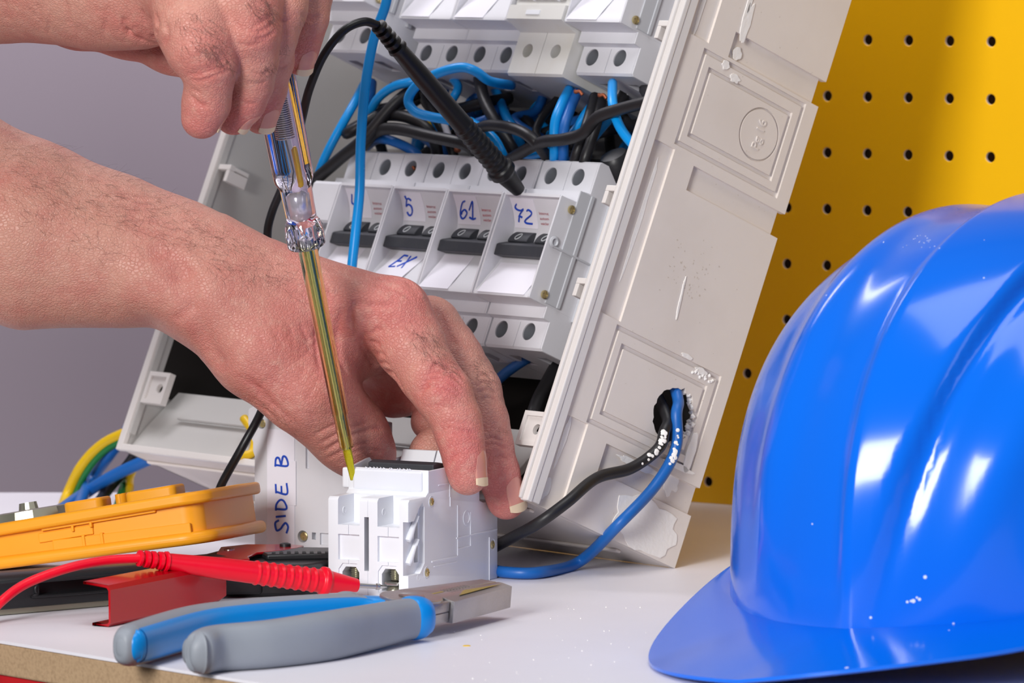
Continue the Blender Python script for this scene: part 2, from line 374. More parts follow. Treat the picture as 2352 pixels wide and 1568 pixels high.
# plaster smears and splinters left on the side
def blotch(cc, cb, rc, rb, seed, x=283.0, th=.35, n=34, rough=.22, rot=0):
    q = random.Random(seed); P = []
    w = [q.uniform(-1, 1) for _ in range(6)]
    for i in range(n):
        t = 2*math.pi*i/n; s = 1+rough*sum(w[k]*math.sin((k+2)*t+k) for k in range(6))/2.2+q.uniform(-.05, .05)
        a, b = rc*math.cos(t)*s, rb*math.sin(t)*s
        P.append((cc+a*math.cos(rot)-b*math.sin(rot), cb+a*math.sin(rot)+b*math.cos(rot)))
    return extrude(P, x, x+th, 'x')
sm = [blotch(66, 11.5, 19, 11, 3), blotch(74, 33, 4, 5, 5, 281.2), blotch(34, 262, 1.8, 34, 8), blotch(36, 227, 2.2, 9, 9), blotch(37.2, 213.5, 2.6, 2.8, 11, 281.6), blotch(39, 203, 2.8, 1.8, 12), blotch(32, 206.3, 2.0, 2.0, 13),
      blotch(13.5, 130, 1.1, 26, 14, 281.5), blotch(11, 240, 1.2, 30, 15, 281.7), blotch(78, 48, 2.4, 9, 16), blotch(70, 82, 3.6, 1.3, 17), blotch(60, 85, 3.2, 1.0, 18), blotch(54, 33.5, 14, 1.6, 19, 282.4), blotch(74, 40.5, 9, 1.3, 21), blotch(47, 106, .5, 9, 22, rot=.12),
      blotch(10, 30, 1.3, 12, 23, 281.7), blotch(8, 8, 3, 5, 24, 281.7)]
part('plaster_smear', join(*sm), M['plaster'], enc, kind='stuff')
q = random.Random(5); sp = []
for i in range(26):
    t = -1.2+2.6*i/26; r0 = 11.6+q.uniform(-.6, 1.5); cc, cb = 62.5+r0*math.cos(t), 59.5+r0*math.sin(t)
    s = q.uniform(.5, 1.5); sp.append(lathe([(0, s), (q.uniform(.5, 1.3), s*.7), (q.uniform(1.3, 2.2), .1)], (281.5+q.uniform(-1.5, .8), cc, cb), (q.uniform(.2, 1), q.uniform(-.8, .4), q.uniform(-.6, .6)), n=5))
for i in range(12): sp.append(lathe([(0, .9), (.6, .7), (1.1, .1)], (282.7, 66+i*1.1+q.uniform(-.5, .5), 81+q.uniform(-1.5, 1)), (1, q.uniform(-1, 1), q.uniform(-1, 1)), n=5))
part('splintered_edge', join(*sp), M['plaster'], enc, kind='stuff')

q = random.Random(8); dr = [blotch(47+q.gauss(0, 7), 117+q.gauss(0, 6.5), q.uniform(.15, .6), q.uniform(.15, .5), k, 283.0, .05, 8) for k in range(54)]
dr += [blotch(q.uniform(22, 86), q.uniform(2, 240), q.uniform(.12, .3), q.uniform(.12, .3), k, 283.0, .05, 6) for k in range(60)]
part('grime_specks', join(*dr), M['dirt'], enc, kind='stuff')
# ================================================================== BREAKERS IN THE BOX
RZ = [(18.5, 0), (20, .8), (24, 2.2), (28, 4), (33, 6.5), (38, 8.5), (44, 10.5), (51, 10.5), (54.5, 9.3), (58, 7.2), (61, 4.8), (63.6, 2.4)]
def ry(z):
    return float(np.interp(z, [a for a, b in RZ], [b for a, b in RZ]))
W2 = 37.3
def body_mesh(W=W2, hr=3.9, hx=(7.6, 25.8), zt=(8, 78.5)):
    prof = [(60, 0), (16, 0), (15, 1), (15, 12.8), (11, 13.2), (11, 18.2), (0, 18.5), (0, 20)]+[(b, a) for a, b in RZ[2:]]+[(0, 63.8), (0, 65), (11, 65.6), (11, 70.8), (15, 71.2), (15, 85), (16, 86), (60, 86)]
    b = extrude(prof, .9, W-.9, 'x')
    wall = [(0.3, 18.5), (0, 19), (0, 64.4), (.3, 65), (58, 65), (58, 18.5)]
    sidep = [(60, 0), (16, 0), (15, 1), (15, 12.8), (11, 13.2), (11, 65.6), (11, 70.8), (15, 71.2), (15, 85), (16, 86), (60, 86)]
    cuts = []
    for z in zt:
        for x in hx: cuts.append(cyl((x, 5, z), (x, 33, z), hr, n=24))
    for z0, z1 in ((-1, 12), (72, 87)): cuts.append(box(W/2-.18, W/2+.18, 14, 15.6, z0, z1))
    for x in hx: cuts.append(box(x-3.4, x+3.4, 26, 38, -1, 9)); cuts.append(box(x-3.4, x+3.4, 26, 38, 77, 87))
    full = boolean(b, join(*cuts))
    sides = join(extrude(wall, 0, .95, 'x'), extrude(wall, W-.95, W, 'x'), extrude(sidep, 0.05, .92, 'x'), extrude(sidep, W-.92, W-.05, 'x'))
    # moulded steps on the right flank
    flank = join(box(W-.1, W+.5, 9, 16, 19.5, 70.5), box(W-.1, W+.9, 15.5, 17.6, 19.5, 70.5), box(W-.1, W+1.8, 26, 28.4, 17, 71.5), box(W-.1, W+2.4, 38, 40.5, 16, 71.5), box(W-.1, W+1.0, 4, 58, 42.6, 43.6))
    return full, sides, flank
_fb, _sd, _fl = body_mesh()
def patch(x0, x1, z0, z1, off, n=10, skew=0, yf=None, th=.18, curl=0):
    zs = np.linspace(z0, z1, n); xs = np.linspace(x0, x1, 4); V = []; F = []
    for L in (0, 1):
        for i, z in enumerate(zs):
            for x in xs:
                t = (z-z0)/(z1-z0); V.append((x+skew*(t-.5)*(z1-z0), (yf or ry)(z)-off-curl*(1-t)**2+L*th, z))
    m = n*4
    for L in (0, 1):
        for i in range(n-1):
            for j in range(3): F.append((L*m+i*4+j, L*m+i*4+j+1, L*m+(i+1)*4+j+1, L*m+(i+1)*4+j))
    for i in range(n-1):
        for j in (0, 3): F.append((i*4+j, (i+1)*4+j, m+(i+1)*4+j, m+i*4+j))
    for j in range(3):
        for i in (0, n-1): F.append((i*4+j, i*4+j+1, m+i*4+j+1, m+i*4+j))
    return V, F
GL = {  # handwriting strokes, unit box 0..1 x 0..1
 '5': [[(.3, 1.08), (.42, .9)], [(.38, .88), (.7, .95), (1.0, .84)], [(.42, .88), (.3, .72), (.2, .52), (.5, .62), (.84, .52), (.9, .26), (.7, .03), (.42, 0), (.22, .18)]],
 '61': [[(.5, 1), (.3, .9), (.1, .55), (.03, .2), (.12, .0), (.3, .08), (.46, .34), (.36, .52), (.18, .42), (.1, .24)], [(.62, .5), (.96, 1), (.86, .5), (.8, .02)], [(.6, .1), (.8, .0), (1.0, .06)]],
 '72': [[(.14, 1), (.02, .85), (.08, .72), (.3, .66), (.5, .74), (.36, .6), (.2, .4), (.1, 0)], [(.14, .36), (.36, .28)], [(.7, .66), (.82, .72), (.98, .6), (.9, .42), (.6, .2), (.5, .06), (.62, -.04), (.98, -.06)]],
 'EX': [[(.26, 1), (.14, .5), (.0, .02)], [(.26, 1), (.5, .96)], [(.14, .52), (.4, .54)], [(.0, .02), (.34, .08)], [(.66, .98), (.7, .5), (.76, .0)], [(1.04, .95), (.74, .52), (.44, .08)]],
 '4': [[(.3, 1), (.1, .5), (.8, .45)], [(.8, 1), (.7, .6), (.66, 0)]],
 'wd': [[(0, .9), (.06, .3), (.14, .8), (.2, .3), (.28, .9)], [(.36, .2), (.36, 1), (.34, .6)], [(.44, .9), (.46, .2)], [(.56, .9), (.5, .5), (.56, .2), (.64, .5), (.56, .9)], [(.72, 1), (.72, .2)], [(.9, 1), (.74, .6), (.95, .15)]],
 'SIDEB': [[(.16, .72), (.12, 1), (.03, .9), (.05, .6), (.1, .4), (.13, .2), (.08, .02), (.0, .15)], [(.2, .95), (.22, .2)], [(.3, .9), (.31, .15), (.4, .3), (.42, .6), (.36, .9), (.28, .95)], [(.52, .9), (.5, .1), (.64, .12)], [(.5, .92), (.62, .95)], [(.5, .5), (.6, .52)], [(.86, .95), (.86, .05), (.96, .15), (.97, .4), (.87, .52), (.95, .7), (.94, .92), (.84, .98)]],
}
def strokes(key, x0, z0, w, h, off, r=.38, yf=None, slant=0):
    out = []
    for s in GL[key]:
        P = spline([(x0+w*a+slant*b*h, 0, z0+h*b) for a, b in s], 6)
        P = [(p[0], (yf or ry)(p[2])-off, p[2]) for p in P]
        out.append(sweep(P, [(.16, r)]*len(P), n=6, smooth=False, up0=(0, 1, 0)))
    return join(*out)
def toggle_mesh(W=W2):
    bar = extrude([(3.2, 37.6), (3.0, 42.4), (4, 43.2), (10.2, 46.4), (11.5, 46), (11.5, 38.5)], 1.4, W-1.4, 'x'); L = []
    for x0 in (3.6, 21.2):
        arc = [(13, 42)]+[(13-6.8*math.cos(t), 43.6+7.8*math.sin(t)) for t in np.linspace(.2, 1.1, 8)]+[(13, 51.2)]
        L.append(extrude(arc, x0, x0+12.6, 'x'))
    return join(bar, *L)
def zero_mesh():
    out = []
    for x0 in (3.6, 21.2):
        P = []
        for i in range(15):
            t = 2*math.pi*i/14; zz = 47.6+1.5*math.sin(t); xx = x0+5.6+1.5*math.cos(t)+.5*math.sin(t)
            y = 13-6.8*math.sqrt(max(.01, 1-((zz-43.6)/7.8)**2))-.14; P.append((xx, y, zz))
        out.append(sweep(P, [(.1, .3)]*15, n=5, smooth=False, up0=(0, 1, 0), close=False))
    return join(*out)
def screw_mesh(c, d, r, depth=1.0, n=18):
    d = unit(d); c = np.asarray(c, float); v = lathe([(0, r), (depth*.7, r), (depth, r*.75)], c, d, n=n)
    a = unit(np.cross(d, (0, 0, 1) if abs(d[2]) < .9 else (0, 1, 0))); b = np.cross(d, a)
    cutb = [xf(box(-r*.75, r*.75, -.16*r, .16*r, 0, 2), c+d*depth*.55, a, b, d), xf(box(-.16*r, .16*r, -r*.75, r*.75, 0, 2), c+d*depth*.55, a, b, d)]
    return boolean(v, join(boolean(cutb[0], cutb[1], 'UNION')))
_scrs = [screw_mesh((x, 31, z), (0, -1, 0), 3.0, 1.6) for x in (7.6, 25.8) for z in (8, 78.5)]
_hole_shades = [cyl((x, 15.6, z), (x, 31, z), 3.86, n=24, cap=False) for x in (7.6, 25.8) for z in (8, 78.5)]  # added grey tubes that darken the terminal holes, imitating the shade inside
_riv = screw_mesh((W2+.5, 7, 61), (1, 0, 0), 1.9, .9); _riv2 = screw_mesh((W2+.5, 7, 22.5), (1, 0, 0), 1.9, .9)
_hol = lathe([(0, 2.6), (.5, 2.4), (.9, 1.6), (.2, 1.2)], (W2+.3, 3.6, 45), (1, 0, 0), n=16)
_tog, _zer = toggle_mesh(), zero_mesh()
def redtext():
    out = []
    for k, s in enumerate(('Interrut', 'autom', 'veicler')):
        v, f = text_vf(s, 2.1, .05)
        w = 6.2/ max(1e-6, (max(p[0] for p in v)-min(p[0] for p in v))) * (1, .93, .86)[k]
        out.append(([(21.3+p[0]*w, ry(58.4-1.9*k+p[1]*.75)-.16, 58.4-1.9*k+p[1]*.75) for p in v], f))
    return join(*out)
_red = redtext()
meshcache = {}
def shared(name, vf, m, root, **k):
    key = (name, id(vf))
    if key in meshcache:
        o = bpy.data.objects.new(name, meshcache[key].data); COL.objects.link(o); o.parent = root
        for a in ('kind', 'label'):
            if a in k: o[a] = k[a]
        if k.get('bevel'):
            md = o.modifiers.new('bevel', 'BEVEL'); md.width = k['bevel']*MM; md.segments = 2; md.limit_method = 'ANGLE'; md.angle_limit = math.radians(40)
        return o
    o = part(name, vf, m, root, **k); meshcache[key] = o; return o
def breaker(a, b, label, top=None, bottom=None, c=5, group='breakers in the box', skew=0, flank=True, right=True):
    root = thing('circuit_breaker', label, 'breaker', frame(inbox(a, c, b), br, bd, bu), group)
    shared('body', _fb, M['mcb'], root, smooth=30); shared('side_wall', _sd, M['aged'] if skew else M['mcb'], root, bevel=.25)
    if flank: shared('flank_moulding', _fl, M['mcbside'], root, bevel=.3)
    shared('toggle', _tog, M['toggle'], root, bevel=.35); shared('toggle_mark', _zer, M['whiteprint'], root)
    for s_ in _hole_shades: shared('painted_hole_shade', s_, M['holeshade'], root, smooth=60)
    for s_ in _scrs: shared('terminal_screw', s_, M['gunmetal'], root)
    if right:
        shared('rivet', _riv, M['brass'], root); shared('rivet', _riv2, M['brass'], root); shared('moulded_boss', _hol, M['mcbside'], root, smooth=40)
    shared('red_print', _red, M['redink'], root, kind='stuff')
    if top is not None:
        lp = part('paper_label', patch(1.3, 16.6, 52.4, 63.2, .25, skew=-.06), M['paper'], root, smooth=30)
        if top: part('handwriting', strokes(top, 3.2, 54.6, 10.5 if len(top) > 1 else 5.4, 6.6, .46, r=.52), M['ink'], lp)
    if bottom is not None:
        sk = .3 if bottom == 'EX' else 0; wide = label.find('72') > 0
        lp = part('paper_label', patch(3 if wide else (1.8 if bottom != 'EX' else 5.5), 34 if wide else (21.5 if bottom != 'EX' else 26), 19.4 if bottom != 'EX' else 22, 35.5 if wide else 37.6, .3, skew=sk, curl=.7), M['paper'], root, smooth=30)
        if bottom: part('handwriting', strokes(bottom, 9.5, 28.4, 12, 7, .55, r=.5, slant=.12), M['ink'], lp)
    return root
b1 = breaker(86.5, 70, 'grey two-pole breaker with a paper label half hidden by the hanging blue wire', '4', '', right=False, flank=False)
b2 = breaker(124.4, 70, 'grey two-pole breaker with paper labels handwritten 5 and EX', '5', 'EX', right=False, flank=False)
b3 = breaker(162.2, 70, 'grey two-pole breaker with a paper label handwritten 61', '61', '', right=False, flank=False)
b4 = breaker(200.6, 70, 'grey two-pole breaker with a paper label handwritten 72, at the right end of its row', '72', '')
u1 = breaker(89.2, 195.5, 'leftmost breaker joined to the upper row, blank curled label, cut by the top edge', None, '', right=False, flank=False)
u2 = breaker(126.8, 195.5, 'grey breaker of the upper row next to the beige blank module, blank curled label', None, '', right=False, flank=False)
u4 = breaker(203, 195.5, 'grey breaker at the right end of the upper row, beside the enclosure wall', None, '')
# loose breaker standing further out at the upper left
ul = breaker(46.5, 196.5, 'loose breaker at upper left with a scribbled paper label, standing out of the row', None, '', c=-12)
part('handwriting', strokes('wd', 10, 21.8, 17, 5.2, 1.6, r=.42), M['ink'], ul)
# beige two-pole module
def beige():
    root = thing('blank_module', 'yellowed beige module with two round terminal holes in the upper row', 'module', frame(inbox(164.8, 5, 192), br, bd, bu), 'beige module')
    prof = [(60, 0), (10, 0), (9, 1), (9, 20), (-1, 22.5), (-1, 29), (2, 30), (2, 34), (0, 35), (0, 39), (2, 40), (2, 66), (11, 68), (11, 86), (60, 86)]
    v = boolean(extrude(prof, .4, 37.4, 'x'), join(*[cyl((x, 4, 11.5), (x, 20, 11.5), 3.2, n=24) for x in (9.2, 28)]+[box(18.6, 19, 8.6, 10, -1, 21)]))
    part('body', v, M['aged'], root, smooth=30)
    for x in (9.2, 28): part('terminal_screw', screw_mesh((x, 18, 11.5), (0, -1, 0), 2.8), M['gunmetal'], root)
    part('window_bar', join(box(3, 35, -1.8, -1, 31, 33.4), box(3, 35, 0.2, 1.8, 41, 60)), M['greyin'], root, bevel=.3)
    part('latch', join(lathe([(0, 1.3), (1, 1.2), (1.4, .7)], (16, -1, 32), (0, -1, 0), 12), lathe([(0, 1.3), (1, 1.2), (1.4, .7)], (32.5, -1, 32), (0, -1, 0), 12), box(13, 22, -1.5, -1, 24.5, 26.5)), M['white'], root)
    return root
beige()
def endblock():
    root = thing('end_block', 'small cream end block with a black round plug left of the first breaker', 'module', frame(inbox(67.5, 5, 70), br, bd, bu))
    prof = [(60, 8), (14, 8), (6, 16), (3, 44), (0, 47), (0, 64), (1, 65.5), (11, 66), (11, 70.8), (15, 71.2), (15, 85), (16, 86), (60, 86)]
    v = boolean(extrude(prof, 0, 18.6, 'x'), join(box(5, 18.0, -5, 12, 20, 46)))
    part('body', v, M['mcb'], root, smooth=25)
    part('plug', lathe([(0, 7), (3, 7.8), (10, 7.8), (11, 7)], (9.5, 14, 33), (-.2, -1, .1), n=24), M['black'], root, smooth=40)
    part('plug_ring', lathe([(0, 6.4), (4, 6.4), (4.5, 5.5)], (11, 9, 33), (.3, -1, .1), n=24), M['bluewired'], root, smooth=40)
endblock()
# two red dots of print on breaker 61
# ================================================================== BREAKER ON THE BENCH
fth = math.radians(27); fx = np.array([math.cos(fth), -math.sin(fth), 0]); fy = np.array([math.sin(fth), math.cos(fth), 0]); UZ = np.array([0, 0, 1.])
FR = atz(938, 1375); FO = FR-fx*37
FM = frame(FO, fx, fy, UZ)
def onside(px, py, off):
    r = ray(px, py); o = BO+br*(283+off); return _cam+r*(((o-_cam)@br)/(r@br))
fb = thing('circuit_breaker', 'white two-pole breaker held upright on the bench between thumb and fingers', 'breaker', FM)
prof = [(0, 0), (0, 38.8), (1.2, 40), (15, 40), (17.2, 41.5), (17.2, 50.4), (19, 50.4), (22, 44), (60, 44), (61, 50.8), (62.8, 50.8), (62.8, 34), (66, 33), (77.5, 33), (79, 31.5), (79, 0)]
core = extrude(prof, 0, 37, 'x')
cut = [box(-1, 38, 17.19, 17.2, 60, 61)]
cut = []
for x in (4.7, 22.9):
    cut.append(box(x, x+10, -1, 13.5, 28.6, 44))                                     # open driver channel
    cut.append(box(x, x+9.8, -1, 1.6, 14.4, 24.8))                                   # recessed window
    arch = [(x+1.6, 2.6), (x+9.4, 2.6), (x+9.4, 9.4), (x+7.8, 11.6), (x+3.2, 11.6), (x+1.6, 9.4)]
    cut.append(extrude(arch, -1, 11, 'y'))
    cut.append(extrude([(x+.2, 2.0), (x+10.2, 2.0), (x+10.2, 10.6), (x+8.6, 13), (x+2.0, 13), (x+.2, 10.6)], -1, .7, 'y'))
    cut.append(box(x+4.75, x+5.1, -1, .5, 11, 28.7))
cut.append(box(16.8, 18.9, -1, 22, 10.3, 32.2))
cut.append(box(18.35, 18.6, -1, .3, 30, 41)); cut.append(box(18.35, 18.6, -1, .3, -1, 10.5))
cut.append(extrude([(-2, 9.2), (10, 9.2), (14, 13), (14, 36), (12, 38), (9, 35.4), (5, 31), (-2, 31)], 34.6, 38.5, 'x'))   # flank recess
cut.append(extrude([(9.4, 13.5), (12.6, 13.5), (12.6, 35.6), (9.4, 33)], 30.5, 35, 'x'))
v = boolean(core, join(*cut), bevel=.45)
v = boolean(v, join(box(1.1, 35.9, 18.4, 61.3, 46.5, 53), box(4, 33, 22, 58, 43.5, 47)))
part('housing', v, M['white'], fb, smooth=28)
# cheeks of the raised middle, sloped at both ends
chk = [(17.2, 41), (17.2, 50.4), (21, 50.5), (31, 48.6), (48, 48.6), (60, 50.8), (62.8, 50.8), (62.8, 41)]
part('cheek', extrude([(17.4, 41), (17.4, 50.2), (62.6, 50.6), (62.6, 41)], 35.9, 37.05, 'x'), M['white'], fb, bevel=.2)
part('cheek', extrude([(17.4, 41), (17.4, 50.2), (34, 53), (40, 50), (62.6, 50.6), (62.6, 41)], -.05, 1.1, 'x'), M['white'], fb, bevel=.2)
part('rear_frame', join(extrude([(57, 44), (62.6, 44), (62.6, 54), (60.8, 54), (58, 49)], 2, 17.6, 'x'), extrude([(57, 44), (62.6, 44), (62.6, 54.2), (60.8, 54.2), (58, 49)], 18.2, 35.4, 'x')), M['white'], fb, bevel=.3)
part('front_sill', join(box(2.2, 34.6, 16.4, 18.8, 41.4, 50.2)), M['whited'], fb, bevel=1.1)
part('side_ear', box(-3.4, -.1, 18, 20, 41.5, 50), M['white'], fb, bevel=.8)
part('toggle', extrude([(26, 44), (26, 51.8), (30, 52.6), (37, 51.5), (40, 44)], 4.5, 34.8, 'x'), M['toggle'], fb, bevel=.4)
for x in (4.7, 22.9):
    tm = part('terminal', join(box(x+1.9, x+9.1, 8.5, 10.5, 3, 11.3)), M['black'], fb)
    part('clamp_screw', join(lathe([(h*.38, 2.5 if h % 2 else 2.1) for h in range(14)], (x+5.8, 5.2, 6.6), (0, 0, 1), 18)), M['gunmetal'], fb, smooth=30)
    part('clamp_plate', join(box(x+2.2, x+9.2, 1.4, 8.5, 5.0, 6.3), box(x+3.2, x+8.8, .9, 2, 4.7, 6.0)), M['steel'], fb, bevel=.4)
    part('clamp_jaw', lathe([(0, 3.2), (1.5, 3.0), (2.6, 1.4)], (x+5.8, 3.6, 2.2), (-.1, -.2, .6), 14), M['gunmetal'], fb, smooth=60)
    part('ejector_mark', lathe([(0, 1.5), (.25, 1.5), (.25, 1.2), (.1, 1.1)], (x+.0, 5.2, 34), (1, 0, 0), 20), M['whited'], fb, smooth=30)
part('metal_strip', box(30.8, 32.6, 9.6, 12.4, 13.8, 35), M['steel'], fb)
for z in (15.5, 25):
    P = [(35.3, 2.8, z-1.8), (35.6, 4.2, z+.2), (35.8, 6.5, z+3.6), (35.8, 9.8, z+7.6)]
    part('clip_fin', sweep(P, [(1.1, 1.3), (1.4, 1.5), (1, 1.2), (.5, 1.1)], n=8, up0=(0, -1, .4)), M['white'], fb, smooth=60)
for y, z, r in ((20, 37.5, 1.6), (16, 9, 1.7), (74, 14.5, 1.7)):
    rv = part('rivet_boss', lathe([(0, r*1.6), (.35, r*1.5), (.1, r*1.2)], (36.8, y, z), (1, 0, 0), 20), M['whited'], fb, smooth=30)
    part('rivet', screw_mesh((36.8, y, z), (1, 0, 0), r, .8), M['brass'], rv)
part('flank_relief', join(box(36.9, 37.35, 20, 43, 12.6, 13.3), box(36.9, 37.3, 42.5, 43.1, 13, 34), box(36.9, 37.3, 43, 54, 15.6, 16.2), box(36.9, 37.3, 54, 54.6, 16, 30), box(36.9, 37.3, 26, 36, 43.4, 43.9), box(36.9, 37.3, 35.6, 36.1, 38, 43.7), box(36.9, 37.4, 41.6, 78, 20.2, 20.8), box(36.9, 37.3, 71, 71.5, 0, 18), box(36.9, 37.3, 22, 42, 10.6, 11.0),
    box(36.9, 37.35, 36, 36.5, 34, 38)), M['whited'], fb, kind='stuff', bevel=.15)
part('key_boss', join(lathe([(0, 3.4), (.4, 3.2), (.4, 2.3), (.1, 2.2)], (36.8, 51, 28), (1, 0, 0), 22)), M['whited'], fb, smooth=30)
part('dimple', lathe([(0, 1.5), (.3, 1.3), (.1, 1.0)], (36.8, 8.5, 7.6), (1, 0, 0), 16), M['whited'], fb, smooth=30)
part('moulding_burr', join(*[lathe([(0, .35), (.6, .25), (1.1, .08)], (9+k*1.7+rnd.uniform(-.4, .4), 17.2, 50.2), (rnd.uniform(-1, 1), -.8, .9), 5) for k in range(13)]), M['white'], fb, kind='stuff')

# ================================================================== SIDE-B MODULE
sa = math.radians(30); sx = np.array([math.cos(sa), -math.sin(sa), 0]); sy = np.array([math.sin(sa), math.cos(sa), 0])
so = at(584, 1290, 125); so[2] = 0
sb = thing('relay_module', 'light grey module standing on end behind, with handwriting SIDE B on its label', 'module', frame(so, sx, sy, UZ))
P = [(0, 1), (1, 0), (66, 0), (66, 40), (60, 46), (60, 62), (22, 68), (2, 68), (-2.8, 66), (-3, 60), (-2.2, 55), (-.6, 52), (-.6, 48), (.2, 46)]
v = boolean(extrude(P, 0, 15, 'y'), join(box(29, 31, -1, 3, 12, 15), box(33, 50, -1, 1.2, 10, 15), box(26, 27.6, -1, 1.4, 42, 54), cyl((24.4, -1, 13), (24.4, 3, 13), 2.6), cyl((3.8, -1, 60), (3.8, 3, 60), 2.2)), bevel=.5)
part('housing', v, M['mcb'], sb, smooth=30)
part('rivet', screw_mesh((24.4, 1.6, 13), (0, -1, 0), 1.9, 1.0), M['brass'], sb); part('rivet', screw_mesh((3.8, 1.6, 60), (0, -1, 0), 1.7, 1.0), M['brass'], sb)
lb = part('paper_label', join(box(6.8, 20.6, -.35, -.05, 9, 58), box(7.2, 21.4, -.55, -.3, 26, 45)), M['paper'], sb, bevel=.12)
out = []
for s in GL['SIDEB']:
    Q = spline([(a, b, 0) for a, b in s], 6)
    out.append(sweep([(17.6-6.6*p[1], -.62, 14+33.5*p[0]) for p in Q], [(.1, .52)]*len(Q), n=6, smooth=False, up0=(0, 1, 0)))
part('handwriting', join(*out), M['ink'], lb)
part('paper_label', box(52, 62, -.35, -.05, 40, 57), M['paper'], sb)

# ================================================================== MULTIMETER
e1 = unit((.97, -.26, .152)); g1 = unit(np.array([.26, .97, -.05])); h1 = unit(np.cross(e1, g1)); g1 = np.cross(h1, e1)
mo = at(466, 1244, 18)
mm_ = thing('multimeter', 'multimeter in an orange-yellow rubber holster, propped on the red and black tool', 'multimeter', frame(mo, e1, g1, h1))
def plan(off, x0=-112, x1=0, y0=0, y1=78, r=8, n=7):
    P = []; r = r+off
    for cx, cy, a in ((x1+off-r, y1+off-r, 0), (x0-off+r, y1+off-r, 90), (x0-off+r, y0-off+r, 180), (x1+off-r, y0-off+r, 270)):
        for i in range(n): t = math.radians(a+90*i/(n-1)); P.append((cx+r*math.cos(t), cy+r*math.sin(t)))
    return P
def taper(vf, k=.034, z0=6):
    v = np.array(vf[0], float); m = v[:, 2] > z0; v[m, 2] += np.clip(v[m, 0]+10, -999, 0)*k; return (v, vf[1])
TH = 20.5
part('holster', join(extrude(plan(.3), 2, TH-1.2, 'z')) if False else taper(extrude(plan(0), 2.2, TH-2.4, 'z')), M['orange'], mm_, bevel=.5, smooth=40)
part('lower_rim', extrude(plan(4.2, r=9), -.6, 4.6, 'z'), M['orange'], mm_, bevel=2.2, segs=4, smooth=50)
part('upper_rim', taper(boolean(extrude(plan(3.8, r=9), TH-4.8, TH+.2, 'z'), extrude(plan(-3.0), TH-9, TH+3, 'z'))), M['orange'], mm_, bevel=1.4, segs=3, smooth=50)
part('face', taper(extrude(plan(-2.6), TH-3, TH-.4, 'z')), M['lcd'], mm_)
part('side_relief', join(taper(join(box(-68, -18, -1.6, 0, 14.6, 17.2), box(-55, -53.8, -2, 0, 12.4, 15), box(-47, -45.8, -2, 0, 12.9, 15.4), box(-70, -46, -.8, 0, 10, 14))), box(-64, -4, -1.5, 0, 4, 8.4), box(-51, -49.6, -2.1, 0, 4, 9), box(-43, -41.6, -2.1, 0, 4, 9)), M['orange'], mm_, bevel=.4)
for (x, y, a, b) in ((-58, 30, 17, 15), (-44, 36, 5, 13), (-28, 30, 22, 16)):
    part('key', taper(extrude(plan(0, x-a/2, x+a/2, y-b/2, y+b/2, 3, 5), TH-1, TH+4.2, 'z')), M['orange'], mm_, bevel=1.2, segs=3, smooth=50)
part('key_print', taper(box(-32, -19, 24, 25.5, TH+4.2, TH+4.35)), M['bluepeel'], mm_)
part('rotary_knob', taper(lathe([(0, 17), (4.5, 16), (5, 14), (5, 4), (8, 3.5), (8, .5)], (-88, 40, TH-1), (0, 0, 1), 28, facets=lambda t, h: 1+.05*(math.cos(12*t) > 0))), M['gunmetal'], mm_, smooth=30)
0 and part('display_bezel', taper(box(-160, -122, 10, 68, TH-.8, TH+1.2)), M['grayback'], mm_, bevel=.4)

# ================================================================== RED AND BLACK TOOL
tl = thing('wire_stripper', 'black wire stripping tool with red sheet-metal brackets, under the multimeter', 'tool', loc=atz(400, 1400))
A = atz(254, 1441); B = atz(520, 1386); ab = unit(B-A); nb = np.array([-ab[1], ab[0], 0]); L = float(np.linalg.norm(B-A))
def inAB(a, b, z): p = A+ab*a+nb*b; return (p[0], p[1], z)
# bent channel: bottom flange, web, top flange (outer then inner line), swept along the web
sec = [(9, .2), (1.5, .2), (0, 1.7), (0, 14.6), (1.6, 16.3), (13, 17.2), (13, 16.2), (2, 15.2), (1.1, 14.2), (1.1, 2.0), (1.9, 1.3), (9, 1.3)]
V = []; stations = [(0, 1, 0), (.9, 1, 0), (L*.5, 1, 0), (L*.86, 1, 0), (L*.95, .9, 0), (L, .74, 0)]
for a, s, _ in stations:
    for (b, z) in sec: V.append(inAB(a+(0 if a else (b if z < 8 else b*.55)*.4), b, (z-8)*s+8))
n = len(sec); F = [(i*n+j, i*n+(j+1) % n, (i+1)*n+(j+1) % n, (i+1)*n+j) for i in range(len(stations)-1) for j in range(n)]+[tuple(range(n))[::-1], tuple(range(n*(len(stations)-1), n*len(stations)))]
part('red_channel_bracket', (np.array(V), F), M['redmetal'], tl, True, smooth=35)
hd0 = atz(-90, 1424, 0); hd1 = atz(545, 1368, 0); hv = unit(hd1-hd0); hn = np.array([-hv[1], hv[0], 0]); HL = float(np.linalg.norm(hd1-hd0))
fr_ = (hd0, hv, hn, UZ)
hb = boolean(extrude([(0, 2.5), (0, 14), (2.5, 15.6), (15, 16), (18, 14), (18, 2.5)], 0, HL, 'x'), join(box(36, 108, -2, 5, 7.2, 12)), bevel=1.2)
part('handle', xf(hb, *fr_), M['tool'], tl, True, smooth=40)
def slotring():
    out = []
    P = [(106, -.3, 6.6), (38, -.3, 6.6), (35, -.3, 7.6), (34, -.3, 9.6), (35, -.3, 11.6), (38, -.3, 12.6), (106, -.3, 12.6)]
    return sweep(P, [.55]*7, n=8, k=3)
part('slot_rim', xf(slotring(), *fr_), M['tool'], tl, True, smooth=60)
part('latch_plate', xf(box(8, 70, 2, 16, .2, 3), *fr_), M['gunmetal'], tl, True, bevel=.6)
hx0, hy0 = atz(525, 1372)[:2]
def lim(x, y): return x
